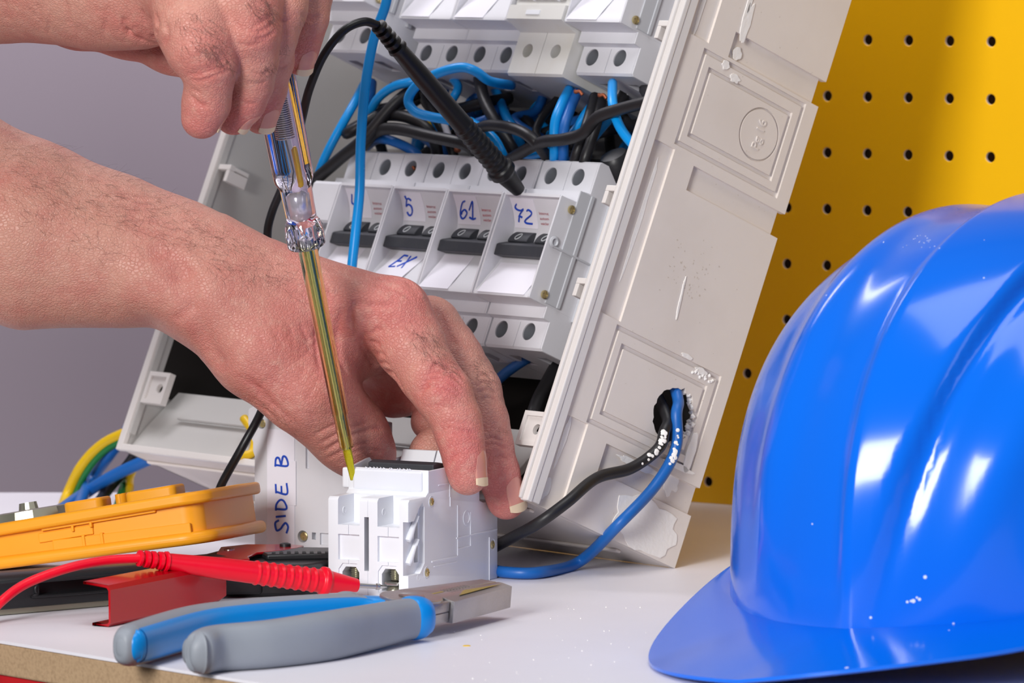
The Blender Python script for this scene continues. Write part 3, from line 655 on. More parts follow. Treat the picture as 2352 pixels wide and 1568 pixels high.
headp = [(hx0, hy0), (-84, 7), (-80, 12), (-71, 30), (-62, 46), (-66, 70), (-96, 74), (-122, 60), (-132, 34)]
part('head', extrude(headp, .3, 13.2, 'z'), M['tool'], tl, True, bevel=1.6, segs=3, smooth=50)
hp2 = [(x*.9-10.2, y*.86+5) for x, y in headp]
part('head_cover', extrude([(-100, 24), (-74, 27), (-68, 44), (-92, 52), (-104, 40)], 13, 15.6, 'z'), M['tool'], tl, True, bevel=.8, smooth=50)
cutp = [at(560, 1382, 2), at(590, 1382, 2)]
part('head_lug', extrude([(hx0-3, hy0-5), (hx0+13, hy0-1.5), (hx0+16, hy0+5), (hx0, hy0+4)], 1.5, 9, 'z'), M['tool'], tl, True, bevel=1.2, smooth=50)
part('ribs', join(*[box(-98+k*3.1, -96.4+k*3.1, 27+k*.15, 28.3+k*.2, 15.4, 16.1) for k in range(8)]+[box(-95+k*3.1, -93.6+k*3.1, 31, 32.2, 15.4, 16.1) for k in range(7)]), M['tool'], tl, True, kind='stuff')
redp = [(-121, 4), (-111, 3), (-106, 8), (-107, 16), (-104, 30), (-99, 34), (-93, 40), (-88, 48), (-86, 56), (-92, 60), (-110, 60), (-120, 50)]
part('red_plate', extrude(redp, 14.6, 15.7, 'z'), M['redmetal'], tl, True, bevel=.35, smooth=40)
part('red_plate_support', extrude([(x*.8-22, y*.8+7) for x, y in redp], 12.8, 14.7, 'z'), M['tool'], tl, True)
part('rivet', lathe([(0, 2.4), (1.2, 2.3), (1.6, 1.2)], (-93.5, 52, 15.6), (0, 0, 1), 16), M['black'], tl, True, smooth=30)
part('stud', lathe([(0, 2.2), (1.4, 2.1), (1.7, 1.2)], (-116, 40, 14.6), (0, 0, 1), 16), M['steel'], tl, True, smooth=30)
0 and part('red_tongue', extrude([(-148, 6), (-128, 0), (-118, 6), (-122, 14), (-146, 24)], 16.0, 17.1, 'z'), M['redmetal'], tl, True, bevel=.3)

# ================================================================== TEST PROBES
def probe(name, label, cable, cr, ctrl, mat_, tip_end=None, rings=(), tip_from=None):
    """ctrl: list of (point, radius) along the rigid handle, first = strain relief end"""
    P0, P1 = np.asarray(ctrl[0][0], float), np.asarray(ctrl[-1][0], float)
    root = thing(name, label, 'probe', loc=P0)
    pr = []; T = np.array([c[0] for c in ctrl], float); R = [c[1] for c in ctrl]
    D = np.r_[0, np.cumsum(np.linalg.norm(np.diff(T, axis=0), axis=1))]; LL = D[-1]
    s = np.arange(0, LL, .45); P = np.array([[np.interp(q, D, T[:, k]) for k in range(3)] for q in s]); r = np.interp(s, D, R)
    for (a, b, step, amp, duty) in rings:
        for i, q in enumerate(s):
            t = q/LL
            if a < t < b:
                ph = ((q-a*LL)/step) % 1
                r[i] += amp if ph < duty else (-amp if amp > .6 else 0)
    part('handle', sweep(P, r, n=20, smooth=False), mat_, root, True, smooth=55)
    part('cable', sweep(cable, cr, n=10, k=8), mat_, root, True, smooth=180)
    if tip_end is not None:
        d = unit(np.asarray(tip_end)-P1); q = float(np.linalg.norm(np.asarray(tip_end)-P1))
        part('metal_tip', lathe([(-3, 1.0), (q*.62, 1.0), (q*.64, 1.35), (q*.74, 1.35), (q*.76, 1.0), (q, .15)], P1, d, 16), M['steel'], root, True, smooth=40)
    return root
a_, b_ = at(316, 1281, -46), at(820, 1344, -2)
def lerp(t): return a_+(b_-a_)*t
rc = [atz(-190, 1500, 2.2), atz(-90, 1462, 2.2), at(-38, 1424, -84), at(4, 1380, -76), at(60, 1340, -66), at(150, 1306, -58), at(240, 1287, -50), at(330, 1281, -46)]
probe('test_probe', 'red test probe with ringed grip, its metal tip touching the breaker terminal', rc, [1.9]*len(rc),
      [(lerp(0), 2.5), (lerp(.1), 2.9), (lerp(.13), 3.4), (lerp(.35), 4.3), (lerp(.5), 4.5), (lerp(.8), 4.6), (lerp(.83), 4.7), (lerp(.835), 5.9), (lerp(.855), 5.9), (lerp(.87), 4.6), (lerp(1), 2.7)],
      M['redrub'], at(889, 1348, 3), rings=((0, .13, 2.9, .75, .62), (.53, .8, 3.6, .5, .3)))
pe = inbox(203.5, 8, 135.5)
a_, b_ = at(868, 58, 88), at(1192, 438, pe[1]-6)
bc = [at(868, 58, 88), at(835, 50, 84), at(790, 70, 80), at(745, 125, 80), at(712, 200, 84), at(694, 270, 92), at(676, 350, 112), at(648, 430, 128), at(624, 490, 138), at(614, 545, 142), at(622, 640, 142), at(640, 760, 138), at(628, 860, 124), at(600, 945, 111), at(560, 1020, 106), at(515, 1100, 110), at(490, 1150, 112), at(450, 1190, 113), at(380, 1215, 116), at(280, 1235, 118)]
probe('test_probe', 'black test probe with ringed grip leaning against the breaker row', bc, [1.85]*len(bc),
      [(lerp(0), 2.6), (lerp(.12), 3.0), (lerp(.14), 3.6), (lerp(.3), 4.2), (lerp(.55), 4.3), (lerp(.85), 4.7), (lerp(.86), 6.0), (lerp(.885), 6.0), (lerp(.9), 4.6), (lerp(1), 2.9)],
      M['blackrub'], None, rings=((0, .14, 3.4, .8, .6), (.6, .84, 3.2, .45, .3)))

# ================================================================== LOOSE CABLES
def cable(label, P, r, m, group=None, cat='cable', name='cable', n=10):
    vf = sweep(P, r, n=n, k=8); o = part(name, vf, m, None, smooth=180); return tag(o, label, cat, group)
hw = [at(897, -60, 150), at(886, 10, 158), at(860, 85, 166), at(840, 190, 172), at(829, 320, 176), at(826, 440, 176), at(816, 540, 172), at(806, 640, 168), at(800, 760, 160), at(812, 860, 150)]
cable('bright blue wire hanging in front of the breakers down to behind the hand', hw, 2.15, M['bluewire'])
hole = inbox(286, 62, 60)
bw = [inbox(262, 58, 92), inbox(274, 61, 78), inbox(283, 62.5, 66.5), onside(1554, 950, 4), onside(1552, 1030, 5), onside(1505, 1115, 5), onside(1420, 1205, 7), atz(1330, 1290, 3.5), atz(1240, 1314, 2.7), atz(1165, 1314, 2.7), atz(1120, 1306, 2.7)]
cable('blue cable coming out of the broken side hole and lying on the bench', bw, 2.45, M['bluewired'])
kw = [inbox(258, 54, 80), inbox(272, 58, 68), inbox(283, 60, 57), onside(1526, 990, 3.5), onside(1512, 1030, 4), onside(1450, 1075, 4), onside(1370, 1098, 4), onside(1300, 1155, 7), at(1230, 1205, 58), at(1150, 1248, 80), at(1080, 1286, 98)]
cable('black cable from the broken side hole, spattered with white plaster', kw, 2.5, M['blackwire'])
fl = []
q = random.Random(2); S = spline(kw, 20); S2 = spline(bw, 20)
for SS, i0, i1, nn, rad in ((S, 62, 96, 26, 2.45), (S2, 70, 92, 16, 2.4)):
    for k in range(nn):
        i = q.randint(i0, i1); T = unit(SS[i+1]-SS[i-1]); N = unit(np.array([q.uniform(-.4, .4), -1, q.uniform(-.5, .9)])-0); N = unit(N-T*(N@T))
        fl.append(lathe([(0, q.uniform(.4, 1.2)), (.25, q.uniform(.2, .7))], SS[i]+N*(rad-.05), N, n=7))
o = part('plaster_flecks', join(*fl), M['plaster'], None, kind='stuff'); tag(o, 'dried white plaster flecks stuck on the two cables outside the box', 'plaster')
# behind the enclosure at the left
G = 'coloured cables behind the enclosure'
cable('yellow and green striped cable arching behind the left foot of the enclosure', [atz(140, 1190, 3), at(150, 1150, 345), at(185, 1075, 345), at(235, 1022, 340), at(300, 990, 332), at(380, 960, 325)], 2.7, M['yelwire'])
cable('dark green cable stripe under the yellow cable at far left', [atz(160, 1192, 3), at(168, 1150, 343), at(200, 1082, 343), at(245, 1032, 338), at(305, 1002, 330)], 1.6, M['grnwire'])
cable('blue cable rising steeply behind the left foot of the enclosure', [atz(170, 1186, 3), at(205, 1110, 348), at(252, 1045, 342), at(285, 1000, 336), at(310, 950, 330)], 2.7, M['bluewired'])
cable('blue cable crossing low behind the left foot of the enclosure', [atz(130, 1178, 3), at(190, 1136, 336), at(250, 1098, 330), at(320, 1064, 322), at(400, 1030, 318)], 2.9, M['bluewired'])
cable('black cable in the bundle behind the left foot of the enclosure', [atz(215, 1170, 3), at(255, 1115, 340), at(300, 1060, 332), at(330, 1010, 326)], 2.7, M['blackwire'])
cable('green cable at the right of the bundle behind the enclosure', [atz(270, 1172, 3), at(285, 1120, 344), at(300, 1080, 338), at(330, 1030, 330)], 2.4, M['grnwire'])
cable('yellow cable end at the right of the bundle behind the enclosure', [atz(298, 1170, 3), at(298, 1120, 340), at(302, 1085, 334), at(340, 1020, 328)], 2.0, M['yelwire'])
# wires below the lower terminals
def W(*pts): return [BO+br*p[0]+bd*p[1]+bu*p[2] for p in [bx(x, y, c) for x, y, c in pts]]
cable('blue wire leaving the bottom terminals towards the lower left', W((1212, 822, 40), (1170, 850, 44), (1120, 890, 50), (1060, 930, 58)), 2.3, M['bluewired'])
cable('thick black cable dropping from the last breaker to the bottom of the enclosure', W((1290, 822, 45), (1262, 870, 40), (1228, 940, 32), (1210, 1030, 22), (1206, 1130, 12)), 3.1, M['blackwire'])
cable('yellow wire at the bottom of the enclosure seen beside the grey module', [at(560, 960, 222), at(585, 1000, 212), at(578, 1040, 206), at(545, 1046, 204)], 2.0, M['yelwire'])
cable('yellow wire glimpsed between thumb and curled fingers', [at(884, 900, 205), at(884, 960, 196), at(880, 1010, 190)], 2.3, M['yelwire'])
# wires in the gap between the two rows, named ones first
cable('bright blue wire loop bulging out between the two breaker rows', W((1175, 196, 26), (1125, 186, 8), (1091, 163, -2), (1057, 155, -6), (1006, 168, -8), (960, 194, -8), (938, 228, -6), (952, 255, -3), (989, 268, 2), (1040, 278, 10), (1100, 300, 24)), 2.15, M['bluewire'])
cable('blue wire bending down at the far left beside the hanging wire', W((835, 195, 22), (815, 235, 14), (785, 288, 10), (752, 350, 10), (732, 400, 14), (728, 440, 30)), 2.1, M['bluewire'])
cable('short thick blue wire under the loose breaker', W((852, 190, 24), (849, 215, 22), (846, 245, 26), (850, 280, 40)), 2.8, M['bluewired'])
cable('blue wire curving from behind the black probe to the left', W((985, 178, 20), (945, 188, 14), (904, 199, 12), (867, 228, 14), (850, 268, 20), (852, 310, 34)), 2.1, M['bluewire'])
cable('blue wire hanging from the right breaker of the upper row to the side wall', W((1407, 190, 22), (1407, 235, 14), (1418, 279, 14), (1441, 317, 16), (1476, 352, 18), (1520, 372, 22)), 2.15, M['bluewire'])
cable('long black wire sweeping from the right wall across the gap', W((1525, 226, 12), (1499, 232, 10), (1431, 249, 10), (1373, 269, 10), (1339, 306, 12), (1295, 320, 12), (1244, 327, 14), (1186, 357, 20), (1150, 385, 30)), 2.7, M['blackwire'])
cable('black wire arching over the third breaker', W((1070, 320, 26), (1098, 296, 18), (1135, 288, 14), (1193, 300, 12), (1231, 327, 14), (1262, 368, 24)), 2.6, M['blackwire'])
cable('long black wire falling from the upper row behind the probe', W((1100, 180, 30), (1115, 235, 26), (1142, 286, 26), (1176, 340, 30), (1200, 380, 40)), 2.7, M['blackwire'])
cable('black wire running down to the left past the end block', W((960, 196, 20), (904, 242, 14), (840, 315, 12), (785, 361, 12), (725, 412, 14), (690, 440, 30)), 2.9, M['blackwire'])
cable('black wire loop end just left of the hanging blue wire', W((960, 215, 30), (900, 245, 22), (836, 285, 14), (798, 306, 12), (810, 296, 22), (870, 269, 18), (921, 266, 16), (965, 283, 18), (995, 315, 24), (1006, 360, 36)), 2.7, M['blackwire'])
cable('black wire lying low over the second and third terminals', W((825, 345, 32), (863, 303, 16), (911, 296, 14), (989, 313, 14), (1074, 334, 18), (1110, 372, 30)), 2.8, M['blackwire'])
cable('blue wire dropping to the right breakers, left of two', W((1308, 205, 26), (1288, 245, 18), (1275, 286, 16), (1274, 354, 20), (1274, 385, 30)), 2.3, M['bluewire'])
cable('deeper blue wire dropping to the right breakers, right of two', W((1325, 212, 28), (1305, 262, 20), (1295, 303, 18), (1294, 361, 22), (1294, 390, 30)), 2.3, M['bluewired'])
cable('blue wire slanting low behind the right black wires', W((1380, 215, 40), (1346, 262, 30), (1312, 310, 26), (1261, 344, 24), (1205, 360, 30)), 2.2, M['bluewire'])
TL = dict(blackwire=('black insulated wire deep in the tangle between the two breaker rows', 'black wires tangled between the breaker rows'), bluewire=('bright blue insulated wire deep in the tangle between the two breaker rows', 'bright blue wires tangled between the breaker rows'), bluewired=('dark blue insulated wire deep in the tangle between the two breaker rows', 'dark blue wires tangled between the breaker rows'))
for pts, r, m in ((((1367, 221, 30), (1346, 293, 22), (1322, 361, 22), (1316, 392, 30)), 2.4, 'blackwire'), (((1382, 225, 32), (1367, 293, 24), (1343, 368, 22), (1338, 396, 30)), 2.4, 'blackwire'),
                  (((1420, 250, 40), (1373, 303, 34), (1339, 350, 30), (1330, 390, 40)), 2.2, 'bluewire'), (((1138, 205, 44), (1162, 266, 36), (1183, 300, 34), (1210, 370, 44)), 2.2, 'bluewire'),
                  (((1000, 262, 40), (1060, 249, 34), (1118, 235, 34), (1170, 225, 46)), 2.7, 'blackwire'), (((1060, 310, 34), (1091, 286, 30), (1128, 269, 32), (1150, 240, 44)), 2.4, 'bluewired'),
                  (((1080, 280, 24), (1128, 313, 22), (1152, 351, 22), (1162, 390, 30)), 2.3, 'bluewire'), (((830, 345, 34), (867, 320, 24), (904, 325, 22), (952, 350, 26), (980, 390, 36)), 2.3, 'bluewired'),
                  (((1040, 180, 34), (1052, 201, 30), (1038, 230, 30), (1010, 270, 44)), 2.0, 'bluewire'), (((1482, 205, 34), (1492, 225, 26), (1500, 260, 30)), 2.8, 'blackwire')):
    cable(TL[m][0], W(*pts), r, M[m], TL[m][1])
q = random.Random(11)
for k in range(30):
    a0, a1 = q.uniform(62, 238), 0; a1 = a0+q.uniform(-50, 50); a1 = min(max(a1, 64), 262); am = (a0+a1)/2+q.uniform(-22, 22); c0 = q.uniform(44, 74)
    P = [(a0, c0, 199), (a0+q.uniform(-6, 6), c0-q.uniform(0, 8), 188), (am, c0-q.uniform(4, 18), q.uniform(168, 184)), (a1, c0-q.uniform(0, 12), 164), (a1, c0, 152)]
    col = M['blackwire'] if q.random() < .68 else (M['bluewire'] if q.random() < .55 else M['bluewired'])
    tl_ = TL['blackwire' if col is M['blackwire'] else ('bluewire' if col is M['bluewire'] else 'bluewired')]
    cable(tl_[0], [inbox(*p) for p in P], q.uniform(1.9, 2.7), col, tl_[1], n=8)
for k in range(5):
    p = [(92+k*9, 34+k*5, 178+q.uniform(-5, 5)), (97+k*9, 30+k*4, 174+q.uniform(-6, 4)), (102+k*9, 36, 166+q.uniform(-4, 4))]
    cable(('short yellow wire end at the left of the tangle', 'short white wire end at the left of the tangle', 'short copper-coloured wire end near the middle of the tangle', 'short yellow wire end near the middle of the tangle', 'short copper-coloured wire end right of the black probe tip')[k], [inbox(*t) for t in p], 1.6, M[('yelwire', 'paper', 'copper', 'yelwire', 'copper')[k]], None, n=8)
for px, py, c, w_ in ((1328, 214, 20, 'above the pair of blue wires at right'), (1383, 222, 24, 'above the pair of black wires at right'), (905, 196, 20, 'at upper left of the tangle'), (944, 385, 24, 'inside the second terminal hole of the lower row')):
    p = bx(px, py, c); cable('strand of bare copper '+w_, [inbox(*(p+np.array(t))) for t in ((-2.4, 0, 1), (-.6, -1, 0), (1.2, -.6, .6), (2.6, .5, -.6))], .8, M['copper'], None, n=6)
pl_ = bx(1387, 372, 24)
o = part('cable_plug', lathe([(0, 6.6), (3, 7.4), (11, 7.2), (13, 5.8), (13.5, 3)], inbox(*(pl_+[0, 14, -3])), -bd*.8+bu*.6, 22), M['black'], None, smooth=40); tag(o, 'round black cable plug behind the right end of the lower breaker row', 'plug')

# ================================================================== SCREWDRIVER
tipP = at(811, 1101, 33.5); topP = at(811-.197*900, 201, -21); sdir = unit(topP-tipP)
sd = thing('voltage_tester_screwdriver', 'transparent voltage tester screwdriver with yellow-tinted shaft sleeve, held upright', 'screwdriver', loc=tipP)
sr = unit(np.cross(sdir, (0, -1, 0))); sf = np.cross(sr, sdir)
P = []
def blade():
    st = [(0, 1.15, .28), (4, 1.35, .45), (10, 1.75, 1.1), (14.5, 1.85, 1.85), (20, 1.85, 1.85)]; V = []; n = 16
    for s, a, b in st:
        for i in range(n):
            t = 2*math.pi*i/n; c, s_ = math.cos(t), math.sin(t); e = .55 if s < 12 else 1
            V.append(tipP+sdir*s+sr*a*math.copysign(abs(c)**e, c)+sf*b*math.copysign(abs(s_)**e, s_))
    return np.array(V), [(k*n+i, k*n+(i+1) % n, (k+1)*n+(i+1) % n, (k+1)*n+i) for k in range(4) for i in range(n)]+[tuple(range(n))[::-1], tuple(range(4*n, 5*n))]
part('blade', blade(), M['tip'], sd, True, smooth=50)
part('shaft', lathe([(14.5, 1.85), (108, 2.0)], tipP, sdir, 20), M['rod'], sd, True, smooth=50)
def tube(prof_o, ri, m, name, **k):
    h0, h1 = prof_o[0][0], prof_o[-1][0]; n = 28
    o = lathe(prof_o, tipP, sdir, n); i = lathe([(h0, ri), (h1, ri)], tipP, sdir, n)
    V = np.vstack([o[0], i[0]]); no = len(o[0]); F = o[1][:-2]+[tuple(x+no for x in f[::-1]) for f in i[1][:-2]]
    F += [(j, (j+1) % n, no+(j+1) % n, no+j)[::-1] for j in range(n)]+[(no-n+j, no-n+(j+1) % n, no+n+(j+1) % n, no+n+j) for j in range(n)]
    part(name, (V, F), m, sd, True, smooth=40)
tube([(14.2, 2.3), (14.8, 2.9), (29, 3.0), (29.3, 3.25), (30.5, 3.35), (104.6, 4.0)], 2.08, M['sleeve'], 'shaft_sleeve')
hexf = lambda t, h: (1-.045*(1+math.cos(6*t)) if h > 130.5 else (1-.10*(1+math.cos(6*t)) if 105.2 < h < 113.5 else 1))
part('handle', lathe([(104.4, 3.6), (104.8, 7.6), (106, 8.5), (111, 8.7), (114.5, 7.2), (116, 6.1), (130, 6.5), (130.6, 7.0), (134, 8.6), (136, 8.8), (186, 9.4), (190, 8.6), (191, 4)], tipP, sdir, 48, facets=hexf), M['glass'], sd, True, smooth=24)
part('neon_lamp', lathe([(116, 1.2), (117.5, 3.0), (127, 3.2), (129, 1.4)], tipP, sdir, 18), M['neon'], sd, True, smooth=50)
part('resistor', lathe([(131, .6), (132, 1.1), (147, 1.1), (148, .6)], tipP+sr*1.2, sdir, 16), M['spring'], sd, True, smooth=50)
c_ = [tipP+sdir*(152+.9*i/6)+(sr*math.cos(2*math.pi*i/6)+sf*math.sin(2*math.pi*i/6))*2.2 for i in range(6*30)]
part('contact_spring', sweep(c_, .32, n=5, smooth=False), M['steel'], sd, True)
part('end_cap', lathe([(189, 6.5), (192, 6.8), (194, 5.5)], tipP, sdir, 20), M['steel'], sd, True, smooth=40)

# ================================================================== PLIERS
pl_r = thing('pliers', 'combination pliers with grey and blue grips lying in front, steel jaws to the right', 'pliers', loc=atz(760, 1500))
def zc(px, py, z): return atz(px, py, z)
near = [zc(449, 1501, 8.6), zc(453, 1500, 8.6), zc(462, 1497, 8.6), zc(500, 1488, 8.7), zc(620, 1478, 8.8), zc(745, 1461, 9), zc(850, 1440, 9), zc(912, 1426, 9), zc(945, 1420, 9)]
sq = lambda t: (math.copysign(abs(math.cos(t))**.8, math.cos(t)), math.copysign(abs(math.sin(t))**.8, math.sin(t)))
def grip(P, r, m, name, n=24, up=(0, 0, 1), **k): return part(name, sweep(P, r, n=n, k=10, shape=sq, up0=up), m, pl_r, True, smooth=60, **k)
grip(near, [(3, 2), (6.4, 4.4), (8.0, 5.8), (8.5, 6.2), (8.8, 6.6), (9.2, 6.8), (8.6, 6.4), (8.0, 6.4), (7.8, 6.2)], M['plgrey'], 'grip')
grip([zc(441, 1500, 8.6), zc(446, 1500, 8.6), zc(458, 1499, 8.6)], [(2.5, 1.6), (6.2, 4.2), (7.8, 5.6)], M['plgrey'], 'grip_end')
grip([zc(425, 1494, 8.6), zc(430, 1494, 8.6), zc(438, 1494, 8.6), zc(452, 1497, 8.6)], [(1.2, .8), (3.6, 2.6), (5.0, 4), (5.6, 4.4)], M['plgrey'], 'grip_end')
grip([zc(934, 1421, 9), zc(942, 1420, 9), zc(957, 1417, 9.2), zc(970, 1415, 9.2)], [(7.4, 6.4), (8.3, 7.2), (8.3, 7.4), (7.2, 6.6)], M['plblue'], 'grip_collar')
far = [zc(276, 1487, 8.6), zc(281, 1486, 8.6), zc(292, 1483, 8.6), zc(315, 1476, 8.6), zc(440, 1440, 8.8), zc(560, 1420, 9), zc(700, 1404, 8.8), zc(800, 1396, 8.4), zc(850, 1396, 8)]
grip(far, [(2.4, 1.6), (5.6, 3.8), (7.3, 5.2), (7.9, 6), (8.0, 6.6), (7.4, 6.2), (6.4, 5.6), (5.6, 5), (4, 4)], M['plgrey'], 'grip')
d_ = np.array([1.9, -2.6, 0])
fin = [p+d_+(far[4]-far[0])*(.05 if i < 3 else 0) for i, p in enumerate(far)]
grip(fin, [(1.5, 1), (4.4, 2.8), (6.0, 4.2), (6.6, 4.8), (6.7, 5.2), (6.1, 5), (5.2, 4.4), (4.6, 4), (3.8, 3.6)], M['plblue'], 'grip_inlay')
grip([zc(795, 1396, 8), zc(840, 1395, 8), zc(880, 1397, 8), zc(915, 1400, 7.8)], [(4.2, 4.6), (4.6, 6), (4.6, 6.5), (4, 5)], M['plblue'], 'grip_inlay')
grip([zc(760, 1390, 8.4), zc(790, 1385, 8.4), zc(815, 1383, 8.4), zc(825, 1383, 8.4)], [(3, 3), (4.6, 4.2), (3.8, 3.4), (1, 1)], M['plgrey'], 'grip')
H0 = atz(1040, 1432, 4.0); H1 = atz(1188, 1398, 4.0); ax = unit(H1-H0); ay = unit(np.array([-ax[1], ax[0], .09])); az_ = np.cross(ax, ay); HLn = float(np.linalg.norm(H1-H0))
hf = (H0, ax, ay, az_)
jaw = extrude([(0, 0), (HLn, 3), (HLn, 9.6), (0, 12.8)], 0, 9.4, 'z'); jaw2 = extrude([(0, 13.2), (HLn, 10), (HLn, 17), (0, 26)], 0, 9.4, 'z')
teeth = [box(14+k*2.2, 14.9+k*2.2, 8.8, 14.5, 8, 11) for k in range(9)]
# upper faces of the jaws bevel down to the near flank
part('jaw', xf(boolean(jaw, join(*teeth, xf(box(-2, 80, -8, 4.5, 0, 6), (0, 2.0, 8.9), (1, .06, 0), (-.06, .98, .18), (0, -.18, .98))), bevel=.3), *hf), M['plsteel'], pl_r, True, smooth=25)
part('jaw', xf(boolean(jaw2, join(*teeth), bevel=.4), *hf), M['plsteel'], pl_r, True, smooth=25)
part('lacquer_stripe', join(xf(([(10, 3.6, 9.46), (48, 6.0, 9.46), (22, 8.4, 9.46), (22, 8.4, 9.4), (48, 6, 9.4), (10, 3.6, 9.4)], [(0, 1, 2), (3, 4, 5), (0, 1, 4, 5), (1, 2, 3, 4), (2, 0, 5, 3)]), *hf), xf(box(-2, 12, 11.4, 12.6, 9.3, 9.5), *hf)), M['gold'], pl_r, True)
jt = boolean(extrude([(-13, 1.5), (-1, 1.5), (-1, 25), (-13, 23), (-22, 18), (-22, 6)], .6, 8.6, 'z'), box(-30, -.5, -1, 2.2, 4.3, 4.8), bevel=.4)
part('joint', xf(jt, *hf), M['plsteel'], pl_r, True, smooth=25)
part('pivot_disc', xf(lathe([(0, 12.2), (.9, 12.2), (1.2, 11.8)], (-9, 14, 8.5), (0, 0, 1), 40), *hf), M['plsteel'], pl_r, True, smooth=25)
part('pivot_pin', xf(lathe([(0, 5), (.5, 5), (.7, 4.4)], (-9, 14, 9.6), (0, 0, 1), 30), *hf), M['steel'], pl_r, True, smooth=25)

# ================================================================== HELMET
hC = np.array([201., -100., 0]); Fv = unit(np.array([-.55, -.84, 0])); Sv = np.array([-Fv[1], Fv[0], 0])     # Sv to the right-near side
hat = thing('hard_hat', 'bright blue ribbed plastic safety helmet at right foreground', 'helmet', frame(hC, Fv, Sv, UZ))
def smooth01(t): t = np.clip(t, 0, 1); return t*t*(3-2*t)
def helmet_shell(off=0.0):
    NA, NZ = 240, 90; V = []; F = []
    A_, B_, BASE, TOP = 137.0-off, 109.0-off, 17.0, 165.0-off
    rows = []
    # dome rows: parameter t 0 (base) .. 1 (top)
    for k in range(NZ+1):
        q = k/NZ; t = math.sin(q*math.pi/2)**1.0; rr = (max(0, 1-t**3.0))**.5; rows.append((t, rr))
    def pt(th, t, rr):
        c, s = math.cos(th), math.sin(th)
        b_ = BASE+.06*B_*s+12*abs(s)**3; z = b_+(TOP-b_)*t
        # plan outline with a slight keel at the front
        keel = 1+.075*math.exp(-abs(math.atan2(s, c))/.24)*(1-t)**.6
        x, y = A_*rr*c*keel*(1 if c > 0 else .98), B_*rr*s
        # ribs running front to back: wide middle ridge and one narrow rib on each side
        w2 = 4+36*t**1.1
        hgt = min(1, t*2.6)
        d = 0
        d += 4.6*hgt*smooth01((y+5)/6)*(1-smooth01((y-w2)/6))-1.6*hgt*math.exp(-((y-w2-6)/4)**2)
        d += 3.6*hgt*(math.exp(-((y+50-14*t)/9)**2)+math.exp(-((y-w2-34)/10)**2))
        n = np.array([x/A_**2, y/B_**2, (max(t, .001)**2.0)*1.25/TOP*1.0]); n = n/np.linalg.norm(n)
        return np.array([x, y, z])+n*d
    for k in range(NZ):
        for j in range(NA): V.append(pt(2*math.pi*j/NA, *rows[k]))
    V.append((0, 0, pt(0, 1, 0)[2]))
    top = len(V)-1
    for k in range(NZ-1):
        for j in range(NA): F.append((k*NA+j, k*NA+(j+1) % NA, (k+1)*NA+(j+1) % NA, (k+1)*NA+j))
    for j in range(NA): F.append(((NZ-1)*NA+j, (NZ-1)*NA+(j+1) % NA, top))
    # skirt and brim, then back underneath
    base = list(range(NA)); prev = base
    def edge(th):
        c, s = math.cos(th), math.sin(th); a, b, e = (205 if c > 0 else 150), 112, 2.2
        r = (abs(c/a)**e+abs(s/b)**e)**(-1/e); rd = 1/math.sqrt((c/A_)**2+(s/B_)**2); r = max(r, rd+5); x, y = r*c, r*s
        z = 1.6+24*float(smooth01((abs(math.degrees(math.atan2(y, x)))-20)/62))+.04*max(0, y+73)+.11*max(0, y+12)*(c > 0)*c
        return np.array([x, y, z])
    steps = [(.0, 0), (.06, 0), (.16, 0), (.3, 0), (.5, 0), (.7, 0), (.86, 0), (.95, 0), (1, 0)]
    for (u, _) in steps[1:]:
        row = []
        for j in range(NA):
            th = 2*math.pi*j/NA; a = np.array(V[j]); e = edge(th); p = a+(e-a)*u
            fall = (a[2]-e[2]); p[2] = e[2]+fall*(1-u)**1.1+.8*math.sin(math.pi*min(1, u))
            V.append(p); row.append(len(V)-1)
        for j in range(NA): F.append((row[j], row[(j+1) % NA], prev[(j+1) % NA], prev[j]))
        prev = row
    for (du, dz) in ((.0, -1.2), (-.012, -2.0), (-.03, -1.6), (-.2, -1.4)):
        row = []
        for j in range(NA):
            e = edge(2*math.pi*j/NA); p = e*(1+du); p[2] = max(e[2]+dz, .1); V.append(p); row.append(len(V)-1)
        for j in range(NA): F.append((row[j], row[(j+1) % NA], prev[(j+1) % NA], prev[j]))
        prev = row
    return np.array([np.asarray(p, float) for p in V]), F
part('shell', helmet_shell(), M['helmet'], hat, smooth=62)
def inner():
    V = []; F = []; n = 64; K = 14
    for k in range(K):
        t = math.sin(k/(K-1)*math.pi/2*.98); rr = (1-t**3)**.5
        for j in range(n): th = 2*math.pi*j/n; V.append((126*rr*math.cos(th), 99*rr*math.sin(th), 14+140*t))
    F = [(k*n+j, k*n+(j+1) % n, (k+1)*n+(j+1) % n, (k+1)*n+j) for k in range(K-1) for j in range(n)]+[tuple(range((K-1)*n, K*n))]
    return V, F
part('inner_shell', inner(), M['helmin'], hat, smooth=60)

# scuffs and chips on the shell, crumbs on the bench
_sh = [o for o in hat.children if o.name.startswith('shell')][0]; _vs = np.array([v.co for v in _sh.data.vertices]); _M = np.array(hat.matrix_basis); _vs = (_vs@_M[:3, :3].T+_M[:3, 3])/MM
_bv = BVHTree.FromPolygons([tuple(p) for p in _vs], [tuple(p.vertices) for p in _sh.data.polygons])
def chip(px, py, r, n=7, seed=1):
    h = _bv.ray_cast(Vector(_cam), Vector(unit(ray(px, py))))
    if h[0] is None: return None
    nn = np.array(h[1]); nn = nn if nn@ray(px, py) < 0 else -nn
    return lathe([(-.1, r), (.12, r*.8)], np.array(h[0]), nn, n)
q = random.Random(9); ch = [chip(*c) for c in ((2125, 1325, .8), (2112, 1376, .7), (2098, 1380, .9), (2084, 1382, .6), (2106, 1372, .5), (2000, 1418, .6), (1866, 1203, .4), (2260, 638, .4), (2190, 1432, .5), (1945, 1533, .8), (2195, 1524, .4), (1898, 678, .3), (2092, 1380, .5), (2180, 1447, .3))]
